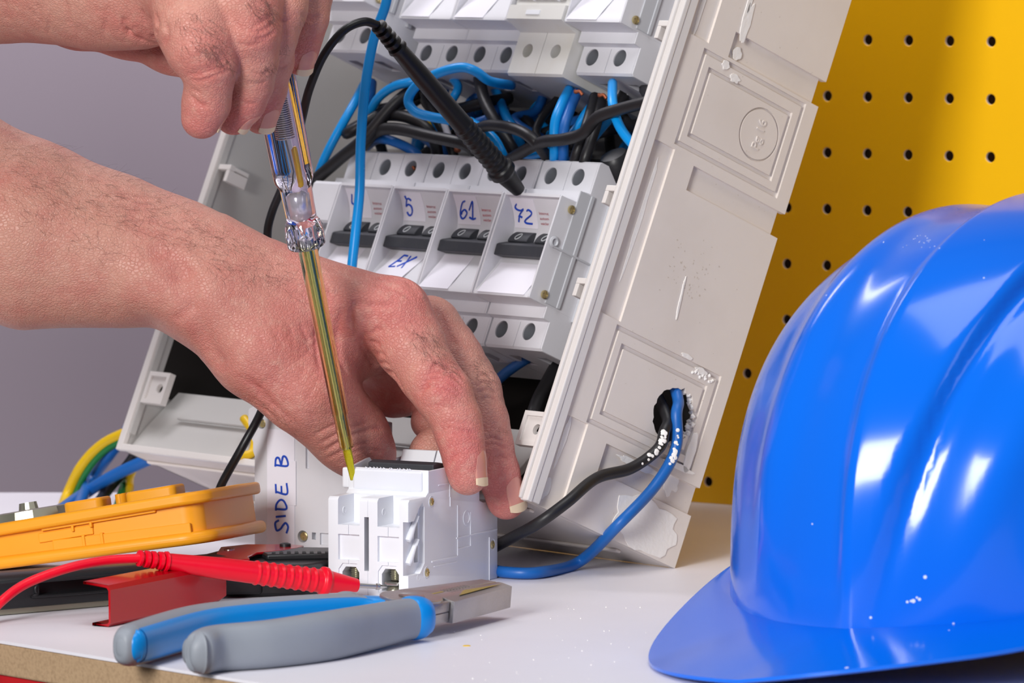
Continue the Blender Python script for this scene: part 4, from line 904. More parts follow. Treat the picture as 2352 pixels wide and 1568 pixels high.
for k in range(24): ch.append(chip(2120+q.gauss(0, 40), 560+q.gauss(0, 16)-.3*k, q.uniform(.15, .35)))
part('scuff_marks', join(*[c for c in ch if c]), M['scuff'], hat, True, kind='stuff')
cr = [lathe([(0, s), (s*.9, s*.6)], atz(x, y, 0), (0, 0, 1), 6) for x, y, s in [(q.uniform(1000, 1500), q.uniform(1390, 1568), q.uniform(.12, .4)) for _ in range(46)]]
tag(part('crumbs', join(*cr), M['plaster'], None, kind='stuff'), 'tiny white plaster crumbs scattered on the bench by the pliers', 'crumbs')
tag(part('wood_chip', lathe([(0, 1.6), (.25, 1.3)], atz(1072, 1483, 0), (0, 0, 1), 9), M['yelwire'], None), 'tiny yellow chip lying on the bench below the plier jaws', 'chip')
# ================================================================== PERSON: two forearms with hands
HV = 0.85      # voxel size of the skin surface, mm
def cap(p0, r0, p1, r1, k=5, n=None, s=1.0): return ('c', np.asarray(p0, float), r0, np.asarray(p1, float), r1, k, (unit(n) if n is not None else None), s)
def chain(pts, k=4, **kw): return [cap(a[0], a[1], b[0], b[1], k, **kw) for a, b in zip(pts[:-1], pts[1:])]
def field(groups, h):
    """groups: list of (prims, k_group): prims are blended inside the group by their own k, groups with k_group (small = crease)."""
    allp = [p for g, _ in groups for p in g]
    lo = np.min([np.minimum(p[1], p[3])-max(p[2], p[4])*max(1, p[7])-4 for p in allp], 0); hi = np.max([np.maximum(p[1], p[3])+max(p[2], p[4])*max(1, p[7])+4 for p in allp], 0)
    dim = np.ceil((hi-lo)/h).astype(int)+1; F = np.full(dim, 50., np.float32)
    def smin(a, b, k):
        hh = np.maximum(k-np.abs(a-b), 0)/k; return np.minimum(a, b)-hh*hh*k*.25
    def evalp(p, i0, i1):
        ax = [(lo[d]+h*np.arange(i0[d], i1[d])).astype(np.float32) for d in range(3)]
        X, Y, Z = np.meshgrid(*ax, indexing='ij', sparse=True)
        a = p[1]; ab = p[3]-a; L = float(ab@ab)+1e-9
        t = np.clip(((X-a[0])*ab[0]+(Y-a[1])*ab[1]+(Z-a[2])*ab[2])/L, 0, 1)
        dx, dy, dz = X-a[0]-t*ab[0], Y-a[1]-t*ab[1], Z-a[2]-t*ab[2]; q = dx*dx+dy*dy+dz*dz
        if p[6] is not None:
            w = dx*p[6][0]+dy*p[6][1]+dz*p[6][2]; q = q-w*w*(1-1/p[7]**2)
        return np.sqrt(np.maximum(q, 0))-(p[2]+t*(p[4]-p[2]))
    for g, kg in groups:
        glo = np.min([np.minimum(p[1], p[3])-max(p[2], p[4])*max(1, p[7])-9 for p in g], 0); ghi = np.max([np.maximum(p[1], p[3])+max(p[2], p[4])*max(1, p[7])+9 for p in g], 0)
        g0 = np.maximum(((glo-lo)/h).astype(int), 0); g1 = np.minimum(((ghi-lo)/h).astype(int)+2, dim)
        G = np.full(g1-g0, 50., np.float32)
        for p in g:
            m = max(p[2], p[4])*max(1, p[7])+8
            i0 = np.maximum(((np.minimum(p[1], p[3])-m-lo)/h).astype(int), g0); i1 = np.minimum(((np.maximum(p[1], p[3])+m-lo)/h).astype(int)+2, g1)
            sl = tuple(slice(i0[d]-g0[d], i1[d]-g0[d]) for d in range(3))
            G[sl] = smin(G[sl], evalp(p, i0, i1), p[5])
        sl = tuple(slice(g0[d], g1[d]) for d in range(3)); F[sl] = smin(F[sl], G, kg)
    return F, lo
def surface_nets(F, lo, h):
    s = F < 0; nx, ny, nz = F.shape
    cnt = np.zeros((nx-1, ny-1, nz-1), np.int8)
    for i in (0, 1):
        for j in (0, 1):
            for k in (0, 1): cnt += s[i:nx-1+i, j:ny-1+j, k:nz-1+k]
    act = (cnt > 0) & (cnt < 8); idx = np.full(act.shape, -1, np.int32); I = np.argwhere(act); idx[act] = np.arange(len(I)); i, j, k = I.T
    acc = np.zeros((len(I), 3)); num = np.zeros(len(I)); cr = [(0, 0, 0), (1, 0, 0), (0, 1, 0), (1, 1, 0), (0, 0, 1), (1, 0, 1), (0, 1, 1), (1, 1, 1)]
    for a in range(8):
        for b in range(a+1, 8):
            d = np.array(cr[b])-np.array(cr[a])
            if np.abs(d).sum() != 1: continue
            fa = F[i+cr[a][0], j+cr[a][1], k+cr[a][2]]; fb_ = F[i+cr[b][0], j+cr[b][1], k+cr[b][2]]
            m = (fa < 0) != (fb_ < 0); t = np.where(m, fa/np.where(m, fa-fb_, 1), 0)
            acc += m[:, None]*(np.array(cr[a])+t[:, None]*d); num += m
    V = lo+h*(I+acc/num[:, None]); Q = []
    for ax_, (o1, o2) in ((0, (1, 2)), (1, (2, 0)), (2, (0, 1))):
        sh = [slice(None)]*3; sh2 = [slice(None)]*3; sh[ax_] = slice(0, -1); sh2[ax_] = slice(1, None)
        m = s[tuple(sh)] != s[tuple(sh2)]
        E = np.argwhere(m); E = E[(E[:, o1] > 0) & (E[:, o2] > 0) & (E[:, o1] < F.shape[o1]-1) & (E[:, o2] < F.shape[o2]-1)]
        ins = s[tuple(E.T)]
        c = []
        for da, db in ((1, 1), (0, 1), (0, 0), (1, 0)):
            e = E.copy(); e[:, o1] -= da; e[:, o2] -= db; c.append(idx[tuple(e.T)])
        q = np.stack(c, 1); q[~ins] = q[~ins][:, ::-1]; Q.append(q)
    return V, np.vstack(Q)
def skin_mesh(groups, creases, creases2=()):
    F, lo = field(groups, HV); V, Q = surface_nets(F, lo, HV)
    # light smoothing
    E = np.vstack([Q[:, [0, 1]], Q[:, [1, 2]], Q[:, [2, 3]], Q[:, [3, 0]]])
    def smooth(V, n, lam):
        deg = np.bincount(E.ravel(), minlength=len(V))[:, None]
        for _ in range(n):
            S = np.zeros_like(V)
            for d in range(3): S[:, d] = np.bincount(E[:, 0], V[E[:, 1], d], len(V))+np.bincount(E[:, 1], V[E[:, 0], d], len(V))
            V = V+lam*(S/deg-V)
        return V
    V = smooth(V, 3, .5)
    def normals(V):
        n = np.cross(V[Q[:, 2]]-V[Q[:, 0]], V[Q[:, 3]]-V[Q[:, 1]]); N = np.zeros_like(V)
        for c in range(4):
            for d in range(3): N[:, d] += np.bincount(Q[:, c], n[:, d], len(V))
        return N/np.maximum(np.linalg.norm(N, axis=1), 1e-9)[:, None]
    N = normals(V); bvh = BVHTree.FromPolygons([tuple(p) for p in V], [tuple(q) for q in Q.tolist()])
    def onto(px, py):
        d = ray(px, py); hit = bvh.ray_cast(Vector(_cam), Vector(d/np.linalg.norm(d)))
        return None if hit[0] is None else np.array(hit[0])
    D = np.zeros(len(V))
    for pts, w, dep in creases:
        P = [onto(*p) for p in spline([(a, b, 0) for a, b in pts], 7)[:, :2]]
        P = [p for p in P if p is not None]
        if len(P) < 2: continue
        P = np.array(P); lo_, hi_ = P.min(0)-3*w, P.max(0)+3*w; m = np.where(np.all((V > lo_) & (V < hi_), 1))[0]
        if not len(m): continue
        best = np.full(len(m), 1e9); tt = np.zeros(len(m)); n = len(P)-1
        for i in range(n):
            a, b = P[i], P[i+1]
            if np.linalg.norm(b-a) > 8: continue
            ab = b-a; L = ab@ab+1e-9; t = np.clip((V[m]-a)@ab/L, 0, 1); dd = np.linalg.norm(V[m]-a-t[:, None]*ab, axis=1)
            u = dd < best; best[u] = dd[u]; tt[u] = (i+t[u])/n
        fade = np.minimum(1, np.minimum(tt, 1-tt)*6+.15)
        D[m] += fade*dep*(2.0 if abs(dep) < .65 else 1.25)*np.exp(-(best/w)**2)
    V = V-N*D[:, None]; V = smooth(V, 1, .3)
    return V, Q, normals(V), bvh, onto, D

def skin_material():
    m = bpy.data.materials.new('skin'); m.use_nodes = True; nt = m.node_tree; b = nt.nodes['Principled BSDF']; N = nt.nodes.new; L = nt.links.new
    def C(r, g, bb): return tuple(((x/255+0.055)/1.055)**2.4 for x in (r, g, bb))+(1,)
    at_ = N('ShaderNodeAttribute'); at_.attribute_name = 'red'; tc = N('ShaderNodeTexCoord')
    m1 = N('ShaderNodeMix'); m1.data_type = 'RGBA'; m1.inputs['A'].default_value = C(203, 148, 131); m1.inputs['B'].default_value = C(202, 110, 106)
    L(at_.outputs['Fac'], m1.inputs['Factor'])
    n1 = N('ShaderNodeTexNoise'); n1.inputs['Scale'].default_value = 55; n1.inputs['Detail'].default_value = 5; n1.inputs['Roughness'].default_value = .6; L(tc.outputs['Object'], n1.inputs['Vector'])
    r1 = N('ShaderNodeMapRange'); r1.inputs[1].default_value = .42; r1.inputs[2].default_value = .72; r1.inputs[4].default_value = .5; L(n1.outputs['Fac'], r1.inputs[0])
    m2 = N('ShaderNodeMix'); m2.data_type = 'RGBA'; m2.inputs['B'].default_value = C(194, 104, 98); L(m1.outputs['Result'], m2.inputs['A']); L(r1.outputs[0], m2.inputs['Factor'])
    n2 = N('ShaderNodeTexNoise'); n2.inputs['Scale'].default_value = 260; n2.inputs['Detail'].default_value = 4; L(tc.outputs['Object'], n2.inputs['Vector'])
    r2 = N('ShaderNodeMapRange'); r2.inputs[1].default_value = .5; r2.inputs[2].default_value = .75; r2.inputs[4].default_value = .4; L(n2.outputs['Fac'], r2.inputs[0])
    m3 = N('ShaderNodeMix'); m3.data_type = 'RGBA'; m3.inputs['B'].default_value = C(218, 168, 150); L(m2.outputs['Result'], m3.inputs['A']); L(r2.outputs[0], m3.inputs['Factor'])
    L(m3.outputs['Result'], b.inputs['Base Color'])
    b.inputs['Roughness'].default_value = .46; b.inputs['Specular IOR Level'].default_value = .42
    b.inputs['Subsurface Weight'].default_value = .22; b.inputs['Subsurface Radius'].default_value = (1, .32, .2); b.inputs['Subsurface Scale'].default_value = .0022
    # skin grain: fine cells crossed by stretched furrows
    mp = N('ShaderNodeMapping'); mp.inputs['Scale'].default_value = (.7, 1, .9); mp.inputs['Rotation'].default_value = (.5, .35, .75); L(tc.outputs['Object'], mp.inputs['Vector'])
    v = N('ShaderNodeTexVoronoi'); v.feature = 'DISTANCE_TO_EDGE'; v.inputs['Scale'].default_value = 900; v.inputs['Randomness'].default_value = 1; L(mp.outputs[0], v.inputs['Vector'])
    rv = N('ShaderNodeMapRange'); rv.inputs[2].default_value = .18; L(v.outputs['Distance'], rv.inputs[0])
    bp = N('ShaderNodeBump'); bp.inputs['Strength'].default_value = .55; bp.inputs['Distance'].default_value = .0003; L(rv.outputs[0], bp.inputs['Height'])
    n3 = N('ShaderNodeTexNoise'); n3.inputs['Scale'].default_value = 140; n3.inputs['Detail'].default_value = 5; L(mp.outputs[0], n3.inputs['Vector'])
    bp2 = N('ShaderNodeBump'); bp2.inputs['Strength'].default_value = .42; bp2.inputs['Distance'].default_value = .0014; L(n3.outputs['Fac'], bp2.inputs['Height']); L(bp.outputs[0], bp2.inputs['Normal'])
    L(bp2.outputs[0], b.inputs['Normal']); return m
M['skin'] = skin_material()
def finish(name, label, data, redpts, parent):
    V, Q, N, bvh, onto, D = data
    o = part(name, (V, Q), M['skin'], parent, True, smooth=180, label=label)
    red = np.zeros(len(V))
    for p, r, w in redpts: red = np.maximum(red, w*np.exp(-(np.linalg.norm(V-p, axis=1)/r)**2))
    red = np.clip(red+.16*np.clip(D, 0, 1), 0, 1)
    a = o.data.attributes.new('red', 'FLOAT', 'POINT'); a.data.foreach_set('value', red.astype(np.float32)); return o
def nail(parent, tip, ax_, nrm, r, ln, wd, lift=.16, free=1.2, flat=.8, bv=None):
    """curved plate over the finger end: ax_ towards the tip, nrm out of the nail"""
    ax_ = unit(ax_); nrm = unit(np.asarray(nrm)-ax_*(np.asarray(nrm)@ax_)); sd_ = np.cross(ax_, nrm); V = []; n, m_ = 11, 13
    V2 = []; F = []; MI = []
    for L in (0, 1):
        for i in range(n):
            u = i/(n-1)                                                # 0 cuticle, 1 free edge
            wu = wd*(.86+.14*math.sin(min(1, u*1.8)*math.pi/2))*(1 if u > .18 else (1-(1-u/.18)**2*.45))
            for j in range(m_):
                v = (j/(m_-1)-.5)*2; ang = v*wu/r; yy = r*math.sin(ang); zz = r*(math.cos(ang)-1)*flat
                xx = -ln*.62+ln*u+(free*(1-abs(v)**2.2) if u > .8 else 0)*(u-.8)*5-(.8*(1-v*v) if u < .2 else 0)*(1-u*5)
                xs = min(xx, -ln*.62+ln*.62); Hs = None
                if bv is not None:
                    h = bv.ray_cast(Vector(tip+ax_*xs+sd_*yy*.97+nrm*25), Vector(-nrm), 30)
                    if h[0] is not None: Hs = (np.array(h[0])-tip)@nrm
                base = (r+zz) if Hs is None or Hs < r*.2 else Hs
                base -= .10*max(0, xx-xs)**1.3
                V2.append(tip+ax_*xx+sd_*yy+nrm*(base+lift*(.3+.7*u)-(.4 if L else 0)))
    for L in (0, 1):
        for i in range(n-1):
            for j in range(m_-1): F.append((L*n*m_+i*m_+j, L*n*m_+i*m_+j+1, L*n*m_+(i+1)*m_+j+1, L*n*m_+(i+1)*m_+j)); MI.append(1 if i >= n-3 else 0)
    k = n*m_
    for i in range(n-1):
        for j in (0, m_-1): F.append((i*m_+j, (i+1)*m_+j, k+(i+1)*m_+j, k+i*m_+j)); MI.append(1 if i >= n-3 else 0)
    for j in range(m_-1):
        for i in (0, n-1): F.append((i*m_+j, i*m_+j+1, k+i*m_+j+1, k+i*m_+j)); MI.append(1 if i else 0)
    return part('fingernail', (V2, F, MI), [M['nail'], M['nailtip']], parent, True, smooth=60)
def hairs(parent, data, regions, seed, hr=(.024, .042)):
    """regions: (px polygon box list [(x,y,rx,ry)], count, direction px vector, length range, lift)"""
    V, Q, N, bvh, onto, D = data; q = random.Random(seed); out_v, out_f, n = [], [], 0
    for (cx, cy, rx, ry, rot, cnt, dirpx, ln, lift, curl) in regions:
        c_, s_ = math.cos(rot), math.sin(rot)
        for _ in range(cnt):
            a, b = q.uniform(-1, 1)*rx, q.uniform(-1, 1)*ry
            if (a/rx)**2+(b/ry)**2 > q.uniform(.3, 1): continue
            px, py = cx+a*c_-b*s_, cy+a*s_+b*c_
            d = ray(px, py); h = bvh.ray_cast(Vector(_cam), Vector(unit(d)))
            if h[0] is None: continue
            p = np.array(h[0]); nn = np.array(h[1]); nn = nn if nn@d < 0 else -nn
            t = np.array([dirpx[0], q.uniform(-.3, .3), -dirpx[1]])+np.array([q.gauss(0, curl), q.gauss(0, curl*.5), q.gauss(0, curl)])
            t = unit(t-nn*(t@nn)); t2 = unit(t+np.array([q.gauss(0, curl), 0, q.gauss(0, curl)])); l = q.uniform(*ln); lf = lift*q.uniform(.5, 1.5)
            P = [p-nn*.2, p+(t*.33+nn*lf*.30)*l, p+(t*.5+t2*.16+nn*lf*.42)*l, p+(t*.55+t2*.45+nn*lf*.38)*l]; r = q.uniform(*hr)
            v, f = sweep(P, [r, r, r*.8, r*.3], n=3, k=2); out_v.append(v); out_f += [tuple(i+n for i in g) for g in f]; n += len(v)
    return part('body_hair', (np.vstack(out_v), out_f), M['hair'], parent, True, kind='stuff')

person = thing('person', 'pair of bare hairy forearms, upper hand turning a screwdriver, lower hand gripping the white breaker', 'person', loc=at(0, 300, 30))
# ---------------------------------------------------------------- lower hand (left hand)
arm = [(at(-1100, 40, 96), 44), (at(-500, 300, 84), 42), (at(-150, 446, 76), 37), (at(60, 520, 70), 33.0), (at(250, 566, 66), 27.5), (at(400, 605, 62), 23.8), (at(500, 655, 58), 22.5)]
fa = chain(arm, 12, n=(.1, 1, .2), s=1.18)
fa += [cap(at(330, 640, 42), 10, at(455, 700, 36), 8, 10), cap(at(60, 640, 60), 20, at(260, 650, 58), 14, 14)]
palm = [cap(at(500, 645, 56), 21, at(905, 722, 54), 14.5, 12), cap(at(500, 650, 68), 20, at(985, 765, 80), 13.5, 10), cap(at(500, 660, 78), 18, at(1030, 810, 100), 12.5, 10), cap(at(520, 680, 82), 16, at(1040, 850, 116), 12, 9),
        cap(at(640, 690, 60), 17, at(800, 760, 66), 13, 12), cap(at(760, 700, 66), 13, at(850, 800, 70), 9, 8), cap(at(600, 760, 58), 16, at(720, 800, 58), 14, 12), cap(at(790, 750, 76), 13, at(930, 850, 104), 11, 10)]
thumb = chain([(at(500, 690, 50), 21), (at(600, 800, 46), 20), (at(700, 893, 46), 17.2), (at(765, 958, 54), 14.6), (at(808, 1003, 61), 14.2), (at(842, 1043, 68), 12.4)], 8)
web = [cap(at(640, 760, 56), 16, at(735, 830, 60), 12.5, 12), cap(at(735, 770, 66), 10, at(800, 830, 72), 7.5, 10)]
idx_ = chain([(at(905, 722, 54), 15), (at(942, 792, 50), 14.2), (at(985, 862, 44), 11.9), (at(1018, 905, 40), 11.6), (at(1048, 965, 37), 10.0), (at(1057, 1005, 35), 9.3), (at(1067, 1055, 33), 8.4), (at(1074, 1092, 32.5), 8.1)], 3)
mid = chain([(at(985, 755, 80), 14), (at(1040, 830, 76), 12.8), (at(1088, 898, 70), 11.2), (at(1112, 968, 66), 9.9), (at(1124, 1020, 63.5), 9.5), (at(1143, 1085, 62), 8.7), (at(1163, 1148, 62), 8.2)], 3)
ring = chain([(at(1025, 800, 100), 13), (at(1075, 870, 98), 11), (at(1105, 932, 95), 9.4), (at(1060, 985, 88), 8.6), (at(1000, 1030, 82), 8.6), (at(985, 1040, 80), 8.4)], 3)
pinky = chain([(at(1030, 845, 116), 11), (at(1080, 905, 112), 9.5), (at(1040, 965, 104), 8.2), (at(985, 968, 98), 7.8)], 3)
heel = chain([(at(860, 845, 112), 12), (at(905, 900, 108), 9.6), (at(950, 905, 106), 8.5)], 6)
def PX(*p): return list(p)
cl = [  # finger creases, knuckle folds, tendons, web folds
    (PX((838, 760), (832, 790), (850, 822), (862, 850)), 1.3, 1.3), (PX((790, 700), (776, 760), (780, 820), (800, 860)), 1.6, .9), (PX((735, 700), (728, 780), (735, 850)), 1.3, .55), (PX((820, 690), (806, 720), (808, 750)), 1.2, .6),
    (PX((845, 785), (862, 786), (874, 796)), .7, .5), (PX((858, 812), (874, 812), (886, 820)), .7, .5), (PX((868, 836), (884, 834), (896, 842)), .7, .5), (PX((850, 768), (868, 756), (880, 762)), .7, .45), (PX((880, 860), (896, 856), (908, 864)), .7, .4),
    (PX((978, 852), (1010, 838), (1050, 852), (1066, 872)), .75, .42), (PX((972, 866), (1004, 852), (1044, 866), (1068, 890)), .75, .45), (PX((968, 882), (996, 868), (1040, 882), (1066, 906)), .75, .5), (PX((966, 898), (990, 886), (1036, 898), (1070, 922)), .7, .4), (PX((990, 840), (1020, 828), (1050, 838)), .7, .3),
    (PX((962, 905), (972, 890), (985, 880)), 1.0, .8), (PX((975, 935), (1010, 930), (1060, 945)), .6, .25),
    (PX((1004, 990), (1030, 982), (1060, 988), (1098, 996)), .8, .5), (PX((1004, 1000), (1032, 994), (1066, 1000), (1100, 1010)), .7, .4), (PX((1010, 975), (1040, 968), (1080, 976)), .7, .3), (PX((1030, 1070), (1040, 1050), (1052, 1040)), .8, .35),
    (PX((1092, 872), (1112, 860), (1132, 868)), .7, .45), (PX((1090, 888), (1114, 876), (1138, 886)), .7, .5), (PX((1096, 904), (1118, 894), (1142, 904)), .7, .45), (PX((1100, 920), (1124, 912), (1146, 922)), .7, .35),
    (PX((1112, 1010), (1130, 1004), (1162, 1014)), .7, .5), (PX((1112, 1024), (1134, 1018), (1168, 1030)), .7, .4), (PX((1128, 1052), (1150, 1048), (1172, 1056)), .6, .3),
    (PX((740, 1040), (790, 1010), (850, 985), (880, 985)), 1.0, .5), (PX((735, 1020), (785, 992), (850, 968)), .9, .4), (PX((748, 1056), (800, 1030), (850, 1015)), .9, .35), (PX((720, 1000), (760, 980), (800, 965)), .9, .35), (PX((800, 1045), (840, 1030), (885, 1040)), .7, .25),
    (PX((450, 700), (420, 720), (400, 738)), 2.5, .7), (PX((395, 600), (440, 690), (480, 790), (520, 860)), 5.5, 1.7), (PX((340, 560), (400, 600), (440, 640)), 4, .8),
    (PX((860, 640), (915, 640), (965, 670)), 1.2, .3), (PX((850, 655), (905, 662), (950, 690)), 1.1, .3), (PX((700, 640), (760, 620), (830, 640)), 3, .35), (PX((640, 640), (720, 680), (800, 680)), 4, .4),
    (PX((905, 700), (850, 700), (820, 690)), 1.3, .4), (PX((1000, 700), (1030, 760), (1052, 800)), 1.6, .5), (PX((915, 640), (950, 655), (975, 690)), -1 and 2.2, -.5),
    (PX((700, 610), (820, 650), (900, 700)), 4, -.7), (PX((560, 860), (620, 920), (690, 980)), 2.2, .3), (PX((930, 905), (900, 860), (860, 850)), 1.5, .6),
]
q = random.Random(21)
for k in range(46):      # shallow crossing furrows over the thumb side of the hand
    x, y = q.uniform(560, 780), q.uniform(760, 960); a = q.choice((.55, 1.0, 2.2))+q.gauss(0, .15); l = q.uniform(14, 40)
    cl.append((PX((x-l*math.cos(a), y-l*math.sin(a)), (x+q.uniform(-3, 3), y+q.uniform(-3, 3)), (x+l*math.cos(a), y+l*math.sin(a))), q.uniform(.55, .9), q.uniform(.08, .2)))
for k in range(30):
    x, y = q.uniform(600, 900), q.uniform(620, 800); a = q.gauss(1.1, .4); l = q.uniform(12, 34)
    cl.append((PX((x-l*math.cos(a), y-l*math.sin(a)), (x+q.uniform(-3, 3), y+q.uniform(-3, 3)), (x+l*math.cos(a), y+l*math.sin(a))), q.uniform(.55, .9), q.uniform(.06, .16)))
lower = skin_mesh([(fa, 6), (palm+web, 14), (thumb, 9), (heel, 4), (pinky, 1.6), (ring, 1.4), (mid, 1.2), (idx_, 4)], cl)
lo_arm = finish('forearm_and_hand', 'lower forearm and hand gripping the breaker', lower,
    [(at(905, 700, 50), 24, .85), (at(1018, 880, 30), 14, .9), (at(1060, 1030, 26), 20, .9), (at(1150, 1120, 55), 22, .8), (at(860, 1030, 60), 16, 1.0), (at(700, 820, 30), 40, .6), (at(800, 760, 40), 40, .55), (at(900, 900, 100), 26, .8), (at(600, 720, 40), 45, .35)], person)
nail(lo_arm, at(1074, 1092, 32.5), at(1074, 1092, 32.5)-at(1060, 1020, 34.5), (.80, -.42, .35), 7.7, 12.5, 5.3, free=1.1, bv=lower[3])
nail(lo_arm, at(1163, 1148, 62), at(1163, 1148, 62)-at(1138, 1068, 62), (.62, -.68, .25), 7.8, 12.5, 5.4, free=1.3, bv=lower[3])
H = [(110, 400, 190, 70, .42, 330, (.8, .32), (3, 8), .45, .35), (330, 490, 200, 75, .42, 480, (.8, .4), (3, 7), .4, .4), (540, 590, 150, 65, .4, 330, (.8, .35), (2.5, 6), .4, .45), (680, 640, 90, 50, .4, 60, (.8, .3), (3, 6), .4, .5),
     (160, 500, 220, 80, .35, 200, (.8, .4), (3, 6), .3, .5), (80, 335, 120, 14, .42, 60, (.9, -.1), (5, 10), 1.0, .4), (330, 440, 200, 12, .44, 70, (.9, -.1), (4, 8), 1.0, .4), (1000, 810, 78, 34, .85, 190, (.35, .9), (3, 6.5), .5, .4), (965, 765, 50, 30, .8, 60, (.35, .9), (3, 6), .5, .45), (1105, 850, 46, 24, .95, 150, (.6, .8), (2.5, 6), .6, .45), (1155, 985, 12, 18, .9, 14, (.8, .5), (2, 4), .5, .5), (650, 960, 60, 20, .7, 60, (.5, .8), (1.5, 3.5), .4, .4)]
hairs(lo_arm, lower, H, 3)
# ---------------------------------------------------------------- upper hand (right hand)
uarm = [(at(-1100, -300, 90), 46), (at(-500, -190, 60), 42), (at(-150, -112, 30), 36), (at(0, -88, 12), 30), (at(150, -72, -6), 27.5), (at(260, -60, -20), 26)]
ufa = chain(uarm, 12, n=(0, 1, .1), s=1.15)
upalm = [cap(at(260, -70, -20), 26, at(430, -90, -40), 26, 10), cap(at(430, -100, -40), 26, at(600, -150, -36), 22, 10), cap(at(330, 8, -34), 14.5, at(400, 0, -44), 15.5, 8), cap(at(240, 10, -20), 15, at(330, 14, -30), 14, 10), cap(at(430, -90, -50), 22, at(470, -20, -62), 17, 8), cap(at(560, -140, -52), 20, at(650, -110, -38), 17, 8), cap(at(640, -160, -30), 20, at(720, -130, -20), 14, 8)]
uthen = chain([(at(60, 0, 18), 14), (at(180, 40, 20), 12), (at(290, 66, 16), 11), (at(390, 112, 8), 9), (at(500, 150, 2), 9.5), (at(585, 160, -4), 9)], 6)
upink = chain([(at(440, -20, -62), 18), (at(446, 60, -72), 15), (at(462, 112, -76), 13.2), (at(480, 150, -76), 10.6), (at(481, 190, -74), 8.8), (at(474, 236, -71), 9.1), (at(463, 272, -70), 8.0)], 3)
uring = chain([(at(540, -70, -60), 17), (at(556, 10, -66), 15.5), (at(567, 70, -68), 12.8), (at(577, 140, -64), 10.2), (at(576, 190, -60), 8.6), (at(558, 232, -56), 8.6), (at(537, 266, -54), 7.6)], 3)
umid = chain([(at(640, -70, -48), 14), (at(636, 20, -54), 11.5), (at(628, 80, -55), 9.2), (at(621, 140, -45), 8.9), (at(609, 205, -39), 8.2), (at(600, 245, -36), 7.4), (at(598, 270, -35), 6.6)], 3)
uidx = chain([(at(700, -110, -30), 14), (at(702, -20, -34), 10.6), (at(702, 40, -36), 8.8), (at(694, 85, -35), 7.6), (at(689, 120, -33), 6.6), (at(687, 138, -32), 6.0)], 3)
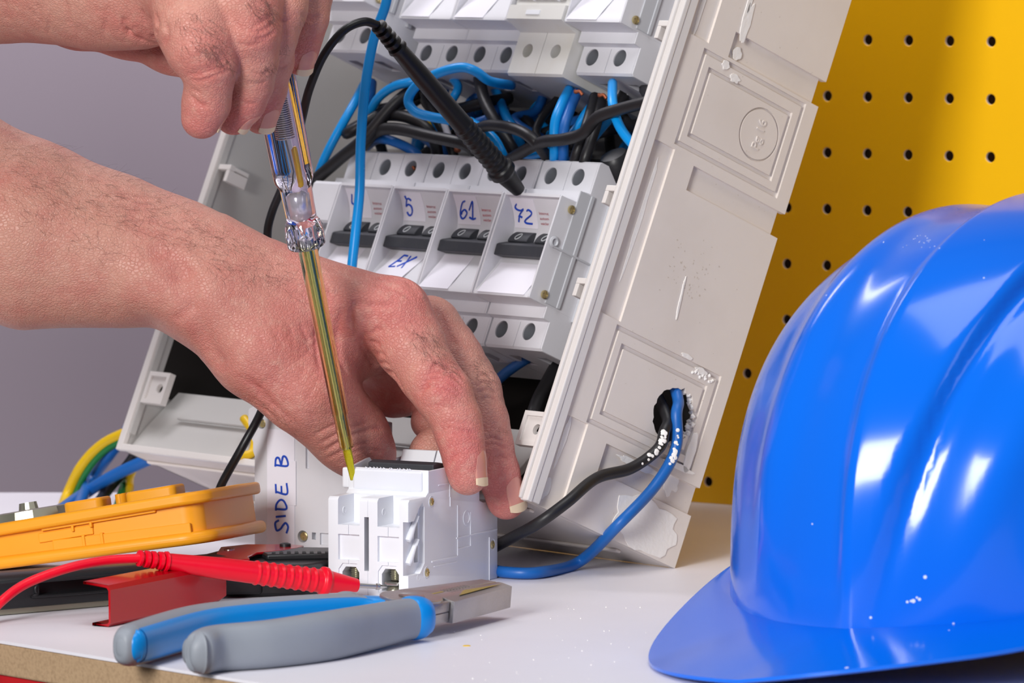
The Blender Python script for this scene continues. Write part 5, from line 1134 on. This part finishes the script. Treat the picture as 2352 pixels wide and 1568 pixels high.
ul_ = [(PX((283, 40), (286, 62), (300, 84)), 1.0, 1.1), (PX((286, 66), (306, 84), (340, 98), (372, 102)), 1.4, .5), (PX((380, 50), (384, 80), (374, 104)), 1.2, .9), (PX((355, 30), (362, 60), (350, 92)), 1.0, .5), (PX((326, 20), (332, 60)), 1, .3), (PX((250, 10), (244, 50), (236, 80)), 1, .3), (PX((12, 0), (18, 50)), 1, .3), (PX((150, 0), (160, 60)), 1.2, .25), (PX((90, 10), (96, 60)), 1.2, .25),
    (PX((430, 170), (455, 172), (500, 158), (530, 150)), .8, .5), (PX((432, 180), (460, 186), (505, 170), (530, 160)), .7, .35), (PX((436, 165), (470, 158), (520, 135)), .7, .3), (PX((436, 220), (458, 240), (476, 243)), 1.0, .9), (PX((440, 205), (460, 214)), .7, .3), (PX((505, 120), (520, 132), (530, 150)), .7, .35), (PX((498, 130), (515, 145)), .7, .3),
    (PX((590, 75), (608, 68), (634, 50)), .8, .45), (PX((585, 90), (610, 86), (634, 70)), .8, .45), (PX((580, 62), (600, 52), (626, 34)), .8, .4), (PX((545, 100), (575, 104), (620, 92)), .7, .3), (PX((540, 48), (560, 66), (590, 72)), .7, .25), (PX((575, 165), (600, 172), (622, 160)), .7, .3), (PX((566, 185), (590, 194), (614, 186)), .7, .25),
    (PX((630, 150), (646, 158), (660, 150)), .7, .4), (PX((636, 40), (650, 48), (670, 44)), .7, .3), (PX((620, 230), (632, 238), (642, 236)), .6, .3), (PX((690, 30), (712, 40), (738, 34)), .7, .35), (PX((692, 38), (716, 48), (740, 42)), .7, .3), (PX((556, 232), (575, 240), (590, 236)), .6, .3)]
for k in range(26):
    x, y = q.uniform(60, 360), q.uniform(-5, 90); a = q.gauss(1.6, .35); l = q.uniform(8, 26)
    ul_.append((PX((x-l*math.cos(a), y-l*math.sin(a)), (x, y), (x+l*math.cos(a), y+l*math.sin(a))), q.uniform(.6, 1), q.uniform(.08, .18)))
upper = skin_mesh([(ufa, 6), (upalm, 12), (uthen, 3), (upink, 5), (uring, 1.6), (umid, 1.4), (uidx, 1.4)], ul_)
up_arm = finish('forearm_and_hand', 'upper forearm and hand holding the screwdriver', upper,
    [(at(460, 280, -74), 16, .75), (at(470, 130, -80), 18, .7), (at(540, 270, -58), 16, .9), (at(600, 60, -72), 18, .7), (at(600, 270, -46), 14, .9), (at(700, 130, -36), 16, .8), (at(380, 60, -50), 26, .55), (at(300, 80, 10), 40, .6)], person)
nail(up_arm, at(598, 270, -35), at(598, 270, -35)-at(610, 205, -39), (.62, -.74, .1), 6.4, 9.5, 4.4, free=1.0, bv=upper[3])
nail(up_arm, at(687, 138, -32), at(687, 138, -32)-at(694, 85, -35), (.55, -.8, .05), 5.9, 9.5, 4.2, free=1.1, bv=upper[3])
nail(up_arm, at(537, 266, -54), at(530, 290, -52)-at(560, 225, -56), (.35, -.05, -.9), 7.2, 8, 4.6, free=1.1, bv=upper[3])
nail(up_arm, at(463, 272, -70), at(458, 295, -68)-at(474, 236, -71), (.5, .3, -.8), 7.6, 7, 4.4, free=1.0, bv=upper[3])
H = [(462, 80, 78, 55, .9, 200, (.55, .8), (3, 7), .45, .4), (500, 128, 50, 24, .8, 90, (.6, .7), (3, 6), .45, .4), (600, 18, 50, 30, .7, 130, (.6, .7), (3, 7), .45, .4), (614, 158, 26, 17, -.6, 60, (.5, .6), (2, 5), .45, .4), (652, 115, 12, 18, 0, 18, (.6, .5), (2, 4), .4, .5), (692, 60, 14, 22, 0, 12, (.4, .8), (2, 5), .4, .4)]
hairs(up_arm, upper, H, 5, (.03, .05))
